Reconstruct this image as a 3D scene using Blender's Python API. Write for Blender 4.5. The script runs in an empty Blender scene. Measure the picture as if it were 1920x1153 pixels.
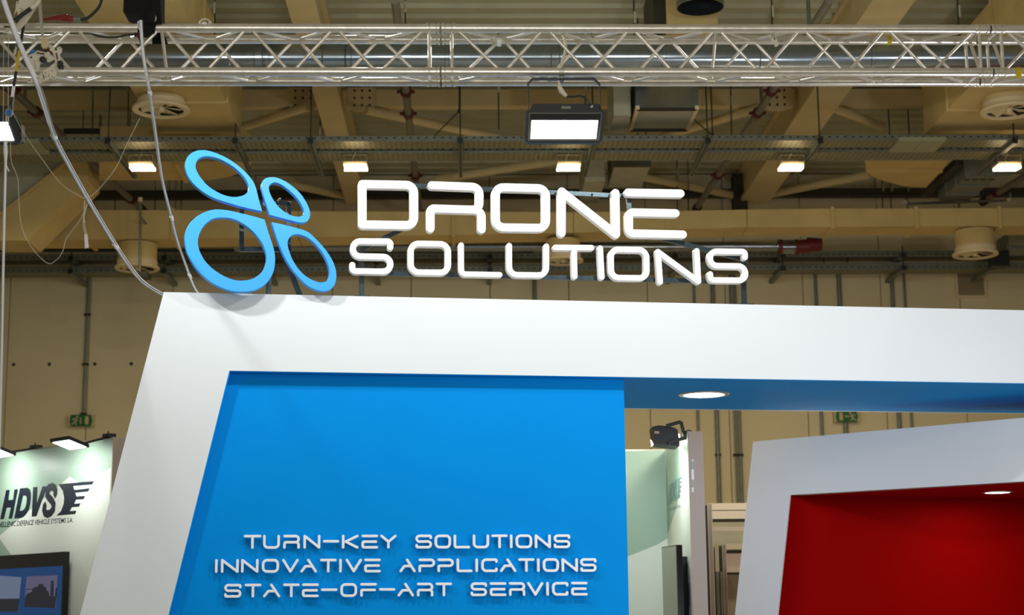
import bpy, bmesh, math, random
from mathutils import Vector, Matrix
random.seed(7)
C = bpy.context.scene.collection
SC = bpy.context.scene

# ------------------------------------------------------------------ camera, world, big lights, exposure
F = 3092.0                                   # focal length in pixels of the 1920 x 1153 frame
PITCH, ROLL = math.atan2(577, F), 0.010
CAM = Vector((0, 0, 1.6))
CR = Matrix.Rotation(math.pi / 2 + PITCH, 3, 'X') @ Matrix.Rotation(-ROLL, 3, 'Z')
cd = bpy.data.cameras.new('camera')
cd.sensor_width = 36.0; cd.sensor_fit = 'HORIZONTAL'; cd.lens = F * 36.0 / 1920
cd.dof.use_dof = True; cd.dof.focus_distance = 11.4; cd.dof.aperture_fstop = 2.2
cd.clip_end = 200
cam = bpy.data.objects.new('camera', cd); C.objects.link(cam)
cam.matrix_world = Matrix.Translation(CAM) @ CR.to_4x4()
SC.camera = cam

SC.view_settings.view_transform = 'Standard'
SC.view_settings.look = 'None'
SC.view_settings.gamma = 1.0
SC.view_settings.use_curve_mapping = False
SC.view_settings.exposure = 0.0

wd = bpy.data.worlds.new('hall_ambience'); SC.world = wd; wd.use_nodes = True
wb = wd.node_tree.nodes['Background']
wb.inputs['Color'].default_value = (1.0, 0.90, 0.68, 1); wb.inputs['Strength'].default_value = 0.20

def area_light(name, loc, target, power, size, color, size_y=None, spread=None):
    d = bpy.data.lights.new(name, 'AREA'); d.energy = power; d.color = color
    d.shape = 'RECTANGLE' if size_y else 'SQUARE'; d.size = size
    if size_y: d.size_y = size_y
    if spread: d.spread = spread
    o = bpy.data.objects.new(name, d); C.objects.link(o); o.location = loc
    o.rotation_euler = (Vector(target) - Vector(loc)).to_track_quat('-Z', 'Y').to_euler()
    return o

COOL = (0.92, 0.98, 1.0)
# stage floods of the front rig, above and ahead of the stand (their truss is out of frame); added fills follow
area_light('rig_flood_left', (-2.9, 9.55, 5.5), (-1.0, 12.0, 2.9), 54, 0.26, COOL, 0.12)
area_light('rig_flood_middle', (-0.9, 9.45, 5.5), (-0.2, 12.0, 2.9), 42, 0.26, COOL, 0.12)
area_light('rig_flood_right', (1.6, 9.7, 5.5), (0.8, 12.3, 2.9), 50, 0.26, COOL, 0.12)
area_light('truss_front_fill', (0.0, 6.3, 4.75), (0.0, 9.1, 4.6), 15, 6.0, (1.0, 0.96, 0.88), 0.25)  # added unseen strip, brightens the truss from the front
area_light('low_fill_right', (3.5, 8.4, 1.4), (2.9, 13.5, 2.7), 66, 0.3, (0.82, 0.88, 1.0), 0.2)  # added unseen fill, lifts the red stand's frame and the soffit from below
area_light('far_right_fill', (5.6, 8.6, 3.5), (2.9, 13.6, 2.6), 60, 0.42, (0.80, 0.87, 1.0), 0.2)  # added unseen fill, brightens the red stand from the right
# unseen fill light added just in front of the photographer, above the frame
area_light('front_fill', (-0.3, 3.9, 3.85), (0.9, 12.0, 3.2), 44, 3.6, (0.93, 0.96, 1.0), 0.8)

# ------------------------------------------------------------------ frames: (a along, b away, z up), with pixel rays
def ray(px, py):
    return CR @ Vector(((px - 960) / F, -(py - 576.5) / F, -1.0))

class Fr:
    def __init__(s, x, y, yaw):
        s.o = Vector((x, y, 0)); s.yaw = math.radians(yaw)
        s.u = Vector((math.cos(s.yaw), math.sin(s.yaw), 0)); s.v = Vector((-math.sin(s.yaw), math.cos(s.yaw), 0))
    def w(s, p): return s.o + s.u * p[0] + s.v * p[1] + Vector((0, 0, p[2]))
    def loc(s, P): q = P - s.o; return Vector((q.dot(s.u), q.dot(s.v), q.z))
    def on_b(s, px, py, b):
        d = ray(px, py); t = (b - (CAM - s.o).dot(s.v)) / d.dot(s.v); return s.loc(CAM + d * t)
    def on_a(s, px, py, a):
        d = ray(px, py); t = (a - (CAM - s.o).dot(s.u)) / d.dot(s.u); return s.loc(CAM + d * t)
    def on_z(s, px, py, z):
        d = ray(px, py); t = (z - CAM.z) / d.z; return s.loc(CAM + d * t)

def frame_at(px, py, depth, yaw):
    P = CAM + ray(px, py) * depth
    return Fr(P.x, P.y, yaw)

# ------------------------------------------------------------------ mesh builder
class MB:
    def __init__(s): s.v = []; s.f = []; s.sm = []; s.mi = []; s.cur = 0
    def add(s, vs, fs, smooth=False):
        k = len(s.v); s.v += [Vector(x) for x in vs]
        for f in fs: s.f.append([i + k for i in f]); s.sm.append(smooth); s.mi.append(s.cur)
        return s
    def box(s, a0, a1, b0, b1, z0, z1):
        vs = [(a, b, z) for z in (z0, z1) for b in (b0, b1) for a in (a0, a1)]
        return s.add(vs, [(0, 2, 3, 1), (4, 5, 7, 6), (0, 1, 5, 4), (2, 6, 7, 3), (0, 4, 6, 2), (1, 3, 7, 5)])
    def ext(s, pts, vec):
        n = len(pts); P = [Vector(p) for p in pts]; vec = Vector(vec)
        return s.add(P + [p + vec for p in P], [tuple(range(n))[::-1], tuple(range(n, 2 * n))] + [(i, (i + 1) % n, n + (i + 1) % n, n + i) for i in range(n)])
    def prism(s, az, b0, b1): return s.ext([(a, b0, z) for a, z in az], (0, b1 - b0, 0))
    def slab(s, ab, z0, z1): return s.ext([(a, b, z0) for a, b in ab], (0, 0, z1 - z0))
    def bar(s, p, q, w, h=None, up=(0, 0, 1)):
        h = h or w; p, q = Vector(p), Vector(q); d = (q - p).normalized(); up = Vector(up)
        if abs(d.dot(up)) > 0.98: up = Vector((0, 1, 0))
        x = d.cross(up).normalized(); y = x.cross(d).normalized()
        c = [x * (w / 2 * i) + y * (h / 2 * j) for i, j in ((-1, -1), (1, -1), (1, 1), (-1, 1))]
        return s.ext([p + k for k in c], q - p)
    def tube(s, p, q, r, n=12, r2=None): return s.path([p, q], r, n, r2)
    def path(s, pts, r, n=8, r2=None, radii=None):
        P = [Vector(p) for p in pts]; m = len(P); rings = []; x = None
        for i in range(m):
            d = (P[min(i + 1, m - 1)] - P[max(i - 1, 0)]).normalized()
            if x is None:
                x = d.orthogonal().normalized()
            else:
                x = (x - d * x.dot(d)).normalized()
            y = d.cross(x)
            rr = radii[i] if radii else (r if r2 is None else r + (r2 - r) * i / (m - 1))
            rings.append([P[i] + (x * math.cos(2 * math.pi * k / n) + y * math.sin(2 * math.pi * k / n)) * rr for k in range(n)])
        vs = [v for g in rings for v in g]
        s.add(vs, [(i * n + k, i * n + (k + 1) % n, (i + 1) * n + (k + 1) % n, (i + 1) * n + k) for i in range(m - 1) for k in range(n)], True)
        s.add(rings[0], [tuple(range(n))[::-1]]); s.add(rings[-1], [tuple(range(n))])
        return s
    def lathe(s, c, prof, n=32, axis=(0, 0, 1)):
        c = Vector(c); ax = Vector(axis).normalized(); x = ax.orthogonal().normalized(); y = ax.cross(x); m = len(prof)
        for i in range(m - 1):
            vs = []
            for (r, h) in (prof[i], prof[i + 1]):
                vs += [c + ax * h + (x * math.cos(2 * math.pi * k / n) + y * math.sin(2 * math.pi * k / n)) * r for k in range(n)]
            s.add(vs, [(k, (k + 1) % n, n + (k + 1) % n, n + k) for k in range(n)], True)
        return s
    def disc(s, c, r, n=32, axis=(0, 0, 1)):
        c = Vector(c); ax = Vector(axis).normalized(); x = ax.orthogonal().normalized(); y = ax.cross(x)
        return s.add([c + (x * math.cos(2 * math.pi * k / n) + y * math.sin(2 * math.pi * k / n)) * r for k in range(n)], [tuple(range(n))])

BASE = {}
def finish(name, mb, mat, parent, fr, base, weld=True):
    me = bpy.data.meshes.new(name)
    me.from_pydata([v - base for v in mb.v], [], mb.f)
    for p, sm, mi in zip(me.polygons, mb.sm, mb.mi): p.use_smooth = sm; p.material_index = mi
    for m in (mat if isinstance(mat, (list, tuple)) else [mat]): me.materials.append(m)
    bm = bmesh.new(); bm.from_mesh(me)
    bmesh.ops.recalc_face_normals(bm, faces=bm.faces); bm.to_mesh(me); bm.free()
    o = bpy.data.objects.new(name, me); C.objects.link(o)
    return o

def tag(o, label=None, cat=None, group=None, kind=None):
    if label: o['label'] = label
    if cat: o['category'] = cat
    if group: o['group'] = group
    if kind: o['kind'] = kind
    return o

def bbase(mb):
    xs = [v.x for v in mb.v]; ys = [v.y for v in mb.v]; zs = [v.z for v in mb.v]
    return Vector(((min(xs) + max(xs)) / 2, (min(ys) + max(ys)) / 2, min(zs)))

def thing(name, fr, base, label, cat, group=None, kind=None):
    o = bpy.data.objects.new(name, None); C.objects.link(o); base = Vector(base)
    o.empty_display_size = 0.1
    o.location = fr.w(base); o.rotation_euler = (0, 0, fr.yaw); BASE[o] = (fr, base)
    return tag(o, label, cat, group, kind)

def solo(name, mb, mat, fr, label=None, cat=None, group=None, kind=None):
    base = bbase(mb); o = finish(name, mb, mat, None, fr, base)
    o.location = fr.w(base); o.rotation_euler = (0, 0, fr.yaw); BASE[o] = (fr, base)
    return tag(o, label, cat, group, kind)

def part(name, mb, mat, parent, label=None, kind=None):
    fr, base = BASE[parent]; o = finish(name, mb, mat, parent, fr, base)
    o.parent = parent; BASE[o] = (fr, base)
    return tag(o, label, None, None, kind)

# ------------------------------------------------------------------ 2D strokes and outlines
def fillet(pts, radii, closed=False, seg=7):
    n = len(pts); P = [Vector((p[0], p[1])) for p in pts]
    if not isinstance(radii, (list, tuple)): radii = [radii] * n
    elif not closed and len(radii) == n - 2: radii = [0] + list(radii) + [0]
    out = []
    for i in range(n):
        if not closed and i in (0, n - 1): out.append(P[i]); continue
        a, c, b = P[i - 1], P[i], P[(i + 1) % n]; d1 = (a - c); d2 = (b - c)
        r = radii[i]
        ang = d1.angle(d2)
        if r <= 1e-9 or ang > 3.1: out.append(c); continue
        t = min(r / math.tan(ang / 2), d1.length * 0.499, d2.length * 0.499)
        p1 = c + d1.normalized() * t; p2 = c + d2.normalized() * t
        rr = t * math.tan(ang / 2); ctr = c + ((d1.normalized() + d2.normalized()).normalized()) * (rr / math.sin(ang / 2))
        v1, v2 = p1 - ctr, p2 - ctr; tot = v1.angle(v2); sg = 1 if (v1.x * v2.y - v1.y * v2.x) > 0 else -1
        for k in range(seg + 1):
            th = sg * tot * k / seg; cs, sn = math.cos(th), math.sin(th)
            out.append(ctr + Vector((v1.x * cs - v1.y * sn, v1.x * sn + v1.y * cs)))
    res = []
    for p in out:
        if not res or (p - res[-1]).length > 1e-6: res.append(p)
    return res

def stroke(mb, pts, hw, b0, b1, radii=0, closed=False, bev=0.004, cap=7):
    """flat round-ended stroke in the (a, z) plane; front at b0, back at b1"""
    P = fillet(pts, radii, closed); n = len(P)
    def offs(w):
        L, R = [], []
        for i in range(n):
            a = P[i - 1] if (closed or i > 0) else None; b = P[(i + 1) % n] if (closed or i < n - 1) else None
            t1 = (P[i] - a).normalized() if a is not None else None; t2 = (b - P[i]).normalized() if b is not None else None
            if t1 is None: t1 = t2
            if t2 is None: t2 = t1
            m = (t1 + t2).normalized(); k = 1 / max(0.35, m.dot(t1)); nn = Vector((-m.y, m.x)) * (w * k)
            L.append(P[i] + nn); R.append(P[i] - nn)
        return L, R
    def rings(w):
        L, R = offs(w)
        if closed: return L, R, None, None
        t = (P[-1] - P[-2]).normalized(); a0 = math.atan2(t.y, t.x) + math.pi / 2
        e = [P[-1] + Vector((math.cos(a0 - math.pi * k / cap), math.sin(a0 - math.pi * k / cap))) * w for k in range(1, cap)]
        t = (P[0] - P[1]).normalized(); a0 = math.atan2(t.y, t.x) + math.pi / 2
        s = [P[0] + Vector((math.cos(a0 - math.pi * k / cap), math.sin(a0 - math.pi * k / cap))) * w for k in range(1, cap)]
        return L, R, e, s
    def faces(w, b, front):
        L, R, e, s = rings(w); v3 = lambda q: (q.x, b, q.y)
        vs = [v3(q) for q in L] + [v3(q) for q in R]; m = n if closed else n - 1
        mb.add(vs, [(i, (i + 1) % n, n + (i + 1) % n, n + i) for i in range(m)])
        if not closed:
            mb.add([v3(q) for q in [L[-1]] + e + [R[-1]]], [tuple(range(len(e) + 2))])
            mb.add([v3(q) for q in [R[0]] + s + [L[0]]], [tuple(range(len(s) + 2))])
    def loops(w):
        L, R, e, s = rings(w)
        return [L, R] if closed else [L + e + R[::-1] + s]
    faces(hw - bev, b0, True); faces(hw, b1, False)
    for (w0, d0, w1, d1) in ((hw - bev, b0, hw, b0 + bev), (hw, b0 + bev, hw, b1)):
        for A, B in zip(loops(w0), loops(w1)):
            m = len(A); mb.add([(q.x, d0, q.y) for q in A] + [(q.x, d1, q.y) for q in B], [(i, (i + 1) % m, m + (i + 1) % m, m + i) for i in range(m)])
    return mb

def outline(mb, loops, b0, b1, bevel=0.0):
    """filled 2D outline with holes, extruded from b0 to b1"""
    cu = bpy.data.curves.new('outline', 'CURVE'); cu.dimensions = '2D'; cu.fill_mode = 'BOTH'
    cu.extrude = abs(b1 - b0) / 2 - bevel; cu.bevel_depth = bevel; cu.bevel_resolution = 1
    for lp in loops:
        sp = cu.splines.new('POLY'); sp.points.add(len(lp) - 1); sp.use_cyclic_u = True
        for q, p in zip(sp.points, lp): q.co = (p[0], p[1], 0, 1)
    o = bpy.data.objects.new('outline', cu); C.objects.link(o)
    dg = bpy.context.evaluated_depsgraph_get(); me = bpy.data.meshes.new_from_object(o.evaluated_get(dg))
    c = (b0 + b1) / 2
    mb.add([(v.co.x, c - v.co.z, v.co.y) for v in me.vertices], [tuple(p.vertices) for p in me.polygons])
    bpy.data.objects.remove(o); bpy.data.curves.remove(cu); bpy.data.meshes.remove(me)
    return mb

def text_outline(mb, fit, body, b0, b1, shear=0.0, bold=0.0, spacing=1.0):
    """line of print; fit maps text (x, y), scaled so that its width is 1, to (a, z)"""
    cu = bpy.data.curves.new('print', 'FONT'); cu.body = body; cu.shear = shear; cu.offset = bold; cu.space_character = spacing
    cu.fill_mode = 'BOTH'; cu.resolution_u = 2
    o = bpy.data.objects.new('print', cu); C.objects.link(o)
    dg = bpy.context.evaluated_depsgraph_get(); me = bpy.data.meshes.new_from_object(o.evaluated_get(dg))
    xs = [v.co.x for v in me.vertices]; x0, x1 = min(xs), max(xs); h = max(v.co.y for v in me.vertices)
    vs = []
    for v in me.vertices:
        a, z = fit((v.co.x - x0) / (x1 - x0), v.co.y / h); vs.append((a, b0, z))
    mb.add(vs, [tuple(p.vertices) for p in me.polygons])
    bpy.data.objects.remove(o); bpy.data.curves.remove(cu); bpy.data.meshes.remove(me)
    return mb

def catmull(pts, closed=True, k=4):
    n = len(pts); out = []; P = [Vector((p[0], p[1])) for p in pts]
    for i in range(n if closed else n - 1):
        p0 = P[i - 1] if (closed or i > 0) else P[0]; p1 = P[i]; p2 = P[(i + 1) % n]
        p3 = P[(i + 2) % n] if (closed or i + 2 < n) else P[-1]
        for j in range(k):
            t = j / k
            out.append(0.5 * ((2 * p1) + (p2 - p0) * t + (2 * p0 - 5 * p1 + 4 * p2 - p3) * t * t + (3 * p1 - p0 - 3 * p2 + p3) * t ** 3))
    if not closed: out.append(P[-1])
    return out

def smooth3(pts, k=5):
    P = [Vector(p) for p in pts]; out = []
    for i in range(len(P) - 1):
        p0 = P[max(i - 1, 0)]; p1 = P[i]; p2 = P[i + 1]; p3 = P[min(i + 2, len(P) - 1)]
        for j in range(k):
            t = j / k
            out.append(0.5 * ((2 * p1) + (p2 - p0) * t + (2 * p0 - 5 * p1 + 4 * p2 - p3) * t * t + (3 * p1 - p0 - 3 * p2 + p3) * t ** 3))
    out.append(P[-1]); return out

# ------------------------------------------------------------------ materials
def lin(c): return tuple(((x / 255) / 12.92 if x / 255 <= 0.04045 else ((x / 255 + 0.055) / 1.055) ** 2.4) for x in c)
def mat(name, rgb, rough=0.6, metal=0.0, var=0.0, scale=6.0, bump=0.0, bscale=60.0, spec=0.5, stretch=None, coat=0.0):
    m = bpy.data.materials.new(name); m.use_nodes = True; nt = m.node_tree; b = nt.nodes['Principled BSDF']
    c = lin(rgb); b.inputs['Base Color'].default_value = (*c, 1); b.inputs['Roughness'].default_value = rough
    b.inputs['Metallic'].default_value = metal; b.inputs['Specular IOR Level'].default_value = spec
    b.inputs['Coat Weight'].default_value = coat; b.inputs['Coat Roughness'].default_value = 0.15
    if var or bump:
        tc = nt.nodes.new('ShaderNodeTexCoord'); mp = nt.nodes.new('ShaderNodeMapping'); nt.links.new(tc.outputs['Object'], mp.inputs['Vector'])
        if stretch: mp.inputs['Scale'].default_value = stretch
    if var:
        n = nt.nodes.new('ShaderNodeTexNoise'); n.inputs['Scale'].default_value = scale; n.inputs['Detail'].default_value = 5
        nt.links.new(mp.outputs['Vector'], n.inputs['Vector'])
        r = nt.nodes.new('ShaderNodeValToRGB'); r.color_ramp.elements[0].position = 0.3; r.color_ramp.elements[1].position = 0.7
        r.color_ramp.elements[0].color = (*[x * (1 - var) for x in c], 1); r.color_ramp.elements[1].color = (*[min(1, x * (1 + var)) for x in c], 1)
        nt.links.new(n.outputs['Fac'], r.inputs['Fac']); nt.links.new(r.outputs['Color'], b.inputs['Base Color'])
    if bump:
        n2 = nt.nodes.new('ShaderNodeTexNoise'); n2.inputs['Scale'].default_value = bscale; nt.links.new(mp.outputs['Vector'], n2.inputs['Vector'])
        bp = nt.nodes.new('ShaderNodeBump'); bp.inputs['Strength'].default_value = bump; bp.inputs['Distance'].default_value = 0.01
        nt.links.new(n2.outputs['Fac'], bp.inputs['Height']); nt.links.new(bp.outputs['Normal'], b.inputs['Normal'])
    return m
def glow(name, rgb, strength, base=(240, 240, 240)):
    m = mat(name, base, 0.4); b = m.node_tree.nodes['Principled BSDF']
    b.inputs['Emission Color'].default_value = (*lin(rgb), 1); b.inputs['Emission Strength'].default_value = strength
    return m
def perforated(name, rgb, dark, sx, sy):
    m = mat(name, rgb, 0.5, 0.3); nt = m.node_tree; b = nt.nodes['Principled BSDF']
    tc = nt.nodes.new('ShaderNodeTexCoord'); mp = nt.nodes.new('ShaderNodeMapping'); mp.inputs['Scale'].default_value = (sx, sy, sy)
    br = nt.nodes.new('ShaderNodeTexBrick'); br.inputs['Scale'].default_value = 1.0; br.inputs['Mortar Size'].default_value = 0.16
    br.inputs['Brick Width'].default_value = 1.0; br.inputs['Row Height'].default_value = 1.0; br.inputs['Mortar Smooth'].default_value = 0.3
    br.inputs['Color1'].default_value = (*lin(dark), 1); br.inputs['Color2'].default_value = (*lin(dark), 1); br.inputs['Mortar'].default_value = (*lin(rgb), 1)
    nt.links.new(tc.outputs['Object'], mp.inputs['Vector']); nt.links.new(mp.outputs['Vector'], br.inputs['Vector']); nt.links.new(br.outputs['Color'], b.inputs['Base Color'])
    return m

M = dict(
    white=mat('white_painted_board', (229, 231, 231), 0.55, var=0.015, scale=1.5, bump=0.02, bscale=120),
    letter=mat('white_acrylic', (252, 252, 252), 0.35),
    blue=mat('blue_painted_board', (0, 144, 226), 0.6, spec=0.06, var=0.02, scale=2, bump=0.03, bscale=90),
    logo=mat('light_blue_acrylic', (62, 166, 250), 0.4, spec=0.3),
    red=mat('red_painted_board', (158, 0, 0), 0.7, spec=0.04),
    alu=mat('brushed_aluminium', (234, 228, 214), 0.30, 0.75, var=0.12, scale=14, bump=0.05, bscale=80),
    braze=mat('aluminium_brace', (236, 229, 214), 0.3, 0.7),
    galv=mat('galvanised_duct', (142, 150, 154), 0.2, 0.95, var=0.10, scale=9),
    zinc=mat('galvanised_steel', (120, 124, 112), 0.5, 0.5, var=0.12, scale=12),
    steel=mat('dark_steel_tube', (54, 66, 70), 0.35, 0.6, var=0.25, scale=30),
    duct=mat('beige_lagged_duct', (200, 174, 112), 0.8, var=0.10, scale=2.2, bump=0.15, bscale=14),
    duct2=mat('grey_board_duct', (166, 162, 136), 0.75, var=0.08, scale=5),
    beam=mat('cream_painted_steel', (220, 200, 148), 0.6, var=0.05, scale=3),
    wall=mat('cream_wall_panel', (210, 196, 154), 0.7, var=0.03, scale=2, stretch=(1, 1, 0.15)),
    deck=mat('grey_roof_deck', (180, 177, 144), 0.6, 0.0, var=0.05, scale=3),
    dark=mat('dark_joint', (46, 40, 26), 0.9),
    black=mat('black_coated_metal', (22, 24, 24), 0.5),
    cloth=mat('black_cloth', (10, 10, 11), 0.95, bump=0.3, bscale=40),
    rod=mat('threaded_rod', (58, 58, 46), 0.5, 0.4),
    redpipe=mat('red_coupling', (92, 12, 12), 0.5),
    pipe=mat('grey_sprinkler_pipe', (130, 124, 108), 0.5, 0.2, var=0.1, scale=6),
    dpipe=mat('dark_lagging', (34, 44, 44), 0.6),
    cable=mat('white_cable', (240, 240, 244), 0.45),
    ivory=mat('ivory_plastic', (222, 214, 188), 0.5),
    diff=mat('cream_diffuser', (214, 194, 150), 0.6),
    ply=mat('floor_carpet', (172, 164, 146), 0.95),
    green=mat('exit_sign_green', (2, 92, 20), 0.5),
    cream=mat('exit_sign_cream', (186, 172, 132), 0.6),
    hd_white=mat('printed_white_panel', (226, 230, 220), 0.4),
    hd_grey=mat('printed_green_grey_panel', (160, 184, 166), 0.4),
    hd_end=mat('beige_panel_end', (186, 168, 154), 0.6),
    navy=mat('navy_print', (14, 26, 44), 0.5),
    faded=mat('grey_green_print', (110, 140, 138), 0.5),
    profile=mat('aluminium_profile', (190, 186, 172), 0.35, 0.7),
    cover=mat('pale_tray_cover', (150, 150, 118), 0.6),
    fascia=mat('cream_fascia', (200, 190, 170), 0.55),
    orange=mat('red_plug_plastic', (128, 36, 20), 0.45),
    yellow=mat('yellow_tape', (214, 190, 20), 0.6),
    bluep=mat('blue_plastic', (40, 110, 190), 0.4),
    clear=mat('clear_guard', (150, 140, 110), 0.3),
    flood=glow('flood_led_panel', (235, 250, 255), 22.0),
    lamp=glow('warm_luminaire_diffuser', (255, 232, 190), 9.0),
    down=glow('downlight_lens', (248, 246, 255), 8.0),
    hdlamp=glow('booth_flood_lens', (236, 255, 246), 7.0),
    screen=glow('screen_blue', (10, 60, 110), 0.8, (8, 8, 10)),
    pic=glow('screen_picture', (120, 135, 165), 0.55, (20, 20, 24)),
    pic2=glow('screen_mauve_sky', (112, 108, 142), 0.5, (20, 20, 24)),
    tank=glow('screen_dark_shape', (42, 46, 62), 0.4, (14, 14, 16)),
    gloss=mat('black_gloss_plastic', (9, 9, 10), 0.12),
    glass=mat('screen_glass_reflection', (160, 176, 164), 0.3),  # pale green reflection on the screen, put into the base colour
)
M['perf'] = perforated('perforated_tray_steel', (148, 142, 110), (92, 86, 60), 9.0, 26.0)
# ================================================================== the setting: hall
H = Fr(0, 0, 1.6)
BW = 23.0                                                   # back wall
z_beam = H.on_b(650, 385, BW).z                             # underside of the main beams
z_deck = z_beam + 0.46
aL, aR = -11.5, 12.5
solo('floor', MB().box(-18, 18, -8, BW + 0.6, -0.1, 0), M['ply'], H, kind='structure')

wallb = thing('wall_back', H, (0, BW, 0), None, None, kind='structure')
part('backing', MB().box(aL, aR, BW + 0.09, BW + 0.25, 0, z_deck), M['dark'], wallb)
joints = [H.on_b(x, 560, BW).x for x in (19, 170, 324, 475, 623, 771, 919, 1067, 1214, 1360, 1506, 1652, 1800)]
step = (joints[-1] - joints[0]) / 12
edges = [joints[0] - step * k for k in (6, 5, 4, 3, 2, 1)] + joints + [joints[-1] + step * k for k in (1, 2, 3, 4)]
zs = H.on_b(100, 683, BW).z
for i, (p, q) in enumerate(zip(edges[:-1], edges[1:])):
    pn = part('wall_panel', MB().box(p + 0.006, q - 0.006, BW, BW + 0.08, 0, z_deck - 0.02), M['wall'], wallb)
    for t in (0.08, 0.52):
        for zz in (zs, zs + 1.45):
            part('screw', MB().lathe((p + (q - p) * t, BW - 0.012, zz), [(0.0, 0), (0.022, 0.002), (0.026, 0.012)], 8, (0, 1, 0)), M['dark'], pn)
part('wall_head', MB().box(aL, aR, BW - 0.16, BW - 0.01, H.on_b(1600, 372, BW).z, H.on_b(1600, 358, BW).z), M['rod'], wallb)

# roof deck: trapezoid corrugations running along the hall width
mb = MB(); b = 11.0; prof = []
while b < BW + 0.2:
    prof += [(b, z_deck), (b + 0.15, z_deck), (b + 0.18, z_deck + 0.045), (b + 0.27, z_deck + 0.045), (b + 0.30, z_deck)]; b += 0.30
prof = [p for i, p in enumerate(prof) if i == 0 or (p[0] - prof[i - 1][0]) > 1e-6]
n = len(prof)
mb.add([(a, p[0], p[1]) for a in (aL, aR) for p in prof], [(i, i + 1, n + i + 1, n + i) for i in range(n - 1)])
mb.add([(a, p[0], p[1] + 0.02) for a in (aL, aR) for p in prof], [(i, i + 1, n + i + 1, n + i) for i in range(n - 1)])
solo('ceiling', mb, M['deck'], H, kind='structure')

# main beams running away from the viewer
def beam(lx, rx, y, label):
    l = H.on_z(lx, y, z_beam).x; r = H.on_z(rx, y, z_beam).x
    t = thing('roof_beam', H, ((l + r) / 2, 16, z_beam), label, 'beam', 'main roof beams', 'structure')
    part('bottom_flange', MB().box(l, r, 10, BW - 0.02, z_beam, z_beam + 0.05), M['beam'], t)
    part('web', MB().box(l + 0.05, r - 0.05, 10, BW - 0.02, z_beam + 0.05, z_deck - 0.04), M['beam'], t)
    part('top_flange', MB().box(l, r, 10, BW - 0.02, z_deck - 0.04, z_deck - 0.002), M['beam'], t)
    return l, r
bl = beam(535, 590, 0, 'cream steel roof beam above the gap between the logo and the lettering')
br = beam(1636, 1717, 0, 'cream steel roof beam above the right end of the lettering')

cl, cr = H.on_b(1376, 392, BW - 0.2), H.on_b(1400, 326, BW - 0.2)
solo('wall_bracket', MB().box(cl.x, cr.x, BW - 0.2, BW - 0.17, cl.z - 0.1, cr.z).box(cl.x, cr.x, BW - 0.05, BW - 0.02, cl.z - 0.1, cr.z).box((cl.x + cr.x) / 2 - 0.02, (cl.x + cr.x) / 2 + 0.02, BW - 0.17, BW - 0.05, cl.z - 0.1, cr.z), M['rod'], H, 'short dark steel bracket at the wall end of the right-hand roof beam', 'bracket', None, 'structure')
# purlins across, with bolted gusset plates
bp = H.on_z(760, 200, z_beam + 0.16).y
zp0, zp1 = z_beam + 0.16, z_beam + 0.36
def gusset(t, a):
    g = part('gusset_plate', MB().prism([(a - 0.17, zp1 + 0.02), (a + 0.17, zp1 + 0.02), (a + 0.17, zp0), (a + 0.10, zp0 - 0.07), (a - 0.10, zp0 - 0.07), (a - 0.17, zp0)], bp - 0.05, bp - 0.03), M['beam'], t)
    for i in range(3):
        for j in range(3):
            part('bolt', MB().lathe((a - 0.09 + 0.09 * i, bp - 0.05, zp0 + 0.0 + 0.09 * j), [(0, -0.02), (0.014, -0.02), (0.014, 0)], 6, (0, 1, 0)), M['dark'], g)
for (l, r, lab, gs) in ((aL, bl[0] - 0.01, 'cream purlin left of the roof beam behind the logo', ('r',)),
                        (bl[1] + 0.01, br[0] - 0.01, 'long cream purlin between the two main roof beams', ('l', 'r')),
                        (br[1] + 0.01, aR, 'cream purlin right of the right-hand roof beam', ())):
    t = thing('purlin', H, ((l + r) / 2, bp, zp0), lab, 'purlin', 'roof purlins', 'structure')
    part('rail', MB().box(l, r, bp - 0.03, bp + 0.12, zp0, zp1), M['beam'], t)
    part('flange', MB().box(l, r, bp + 0.12, bp + 0.2, zp1 - 0.03, zp1), M['beam'], t)
    if 'l' in gs: gusset(t, l + 0.2)
    if 'r' in gs: gusset(t, r - 0.2)

def seg_z(p, q, z): return H.on_z(p[0], p[1], z), H.on_z(q[0], q[1], z)
for p, q, lab in (((686, 206), (935, 259), 'cream diagonal tube falling right from the gusset above the lettering D'),
                  ((1240, 257), (1425, 202), 'cream diagonal tube rising behind the grey box duct to the gusset'),
                  ((820, 336), (1110, 292), 'cream diagonal tube above the lettering R'),
                  ((1200, 331), (1400, 371), 'cream diagonal tube above the lettering E'),
                  ((430, 246), (577, 200), 'cream diagonal tube above the big logo rings'),
                  ((1563, 202), (1655, 238), 'short cream diagonal tube right of the right-hand beam'),
                  ((1440, 365), (1632, 327), 'cream diagonal tube running under the flat oval duct'),
                  ((500, 337), (655, 369), 'cream diagonal tube behind the small upper right logo ring')):
    P, Q = seg_z(p, q, z_beam + 0.1)
    solo('roof_brace', MB().tube(P, Q, 0.055, 12), M['beam'], H, lab, 'brace', 'diagonal roof braces', 'structure')

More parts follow.
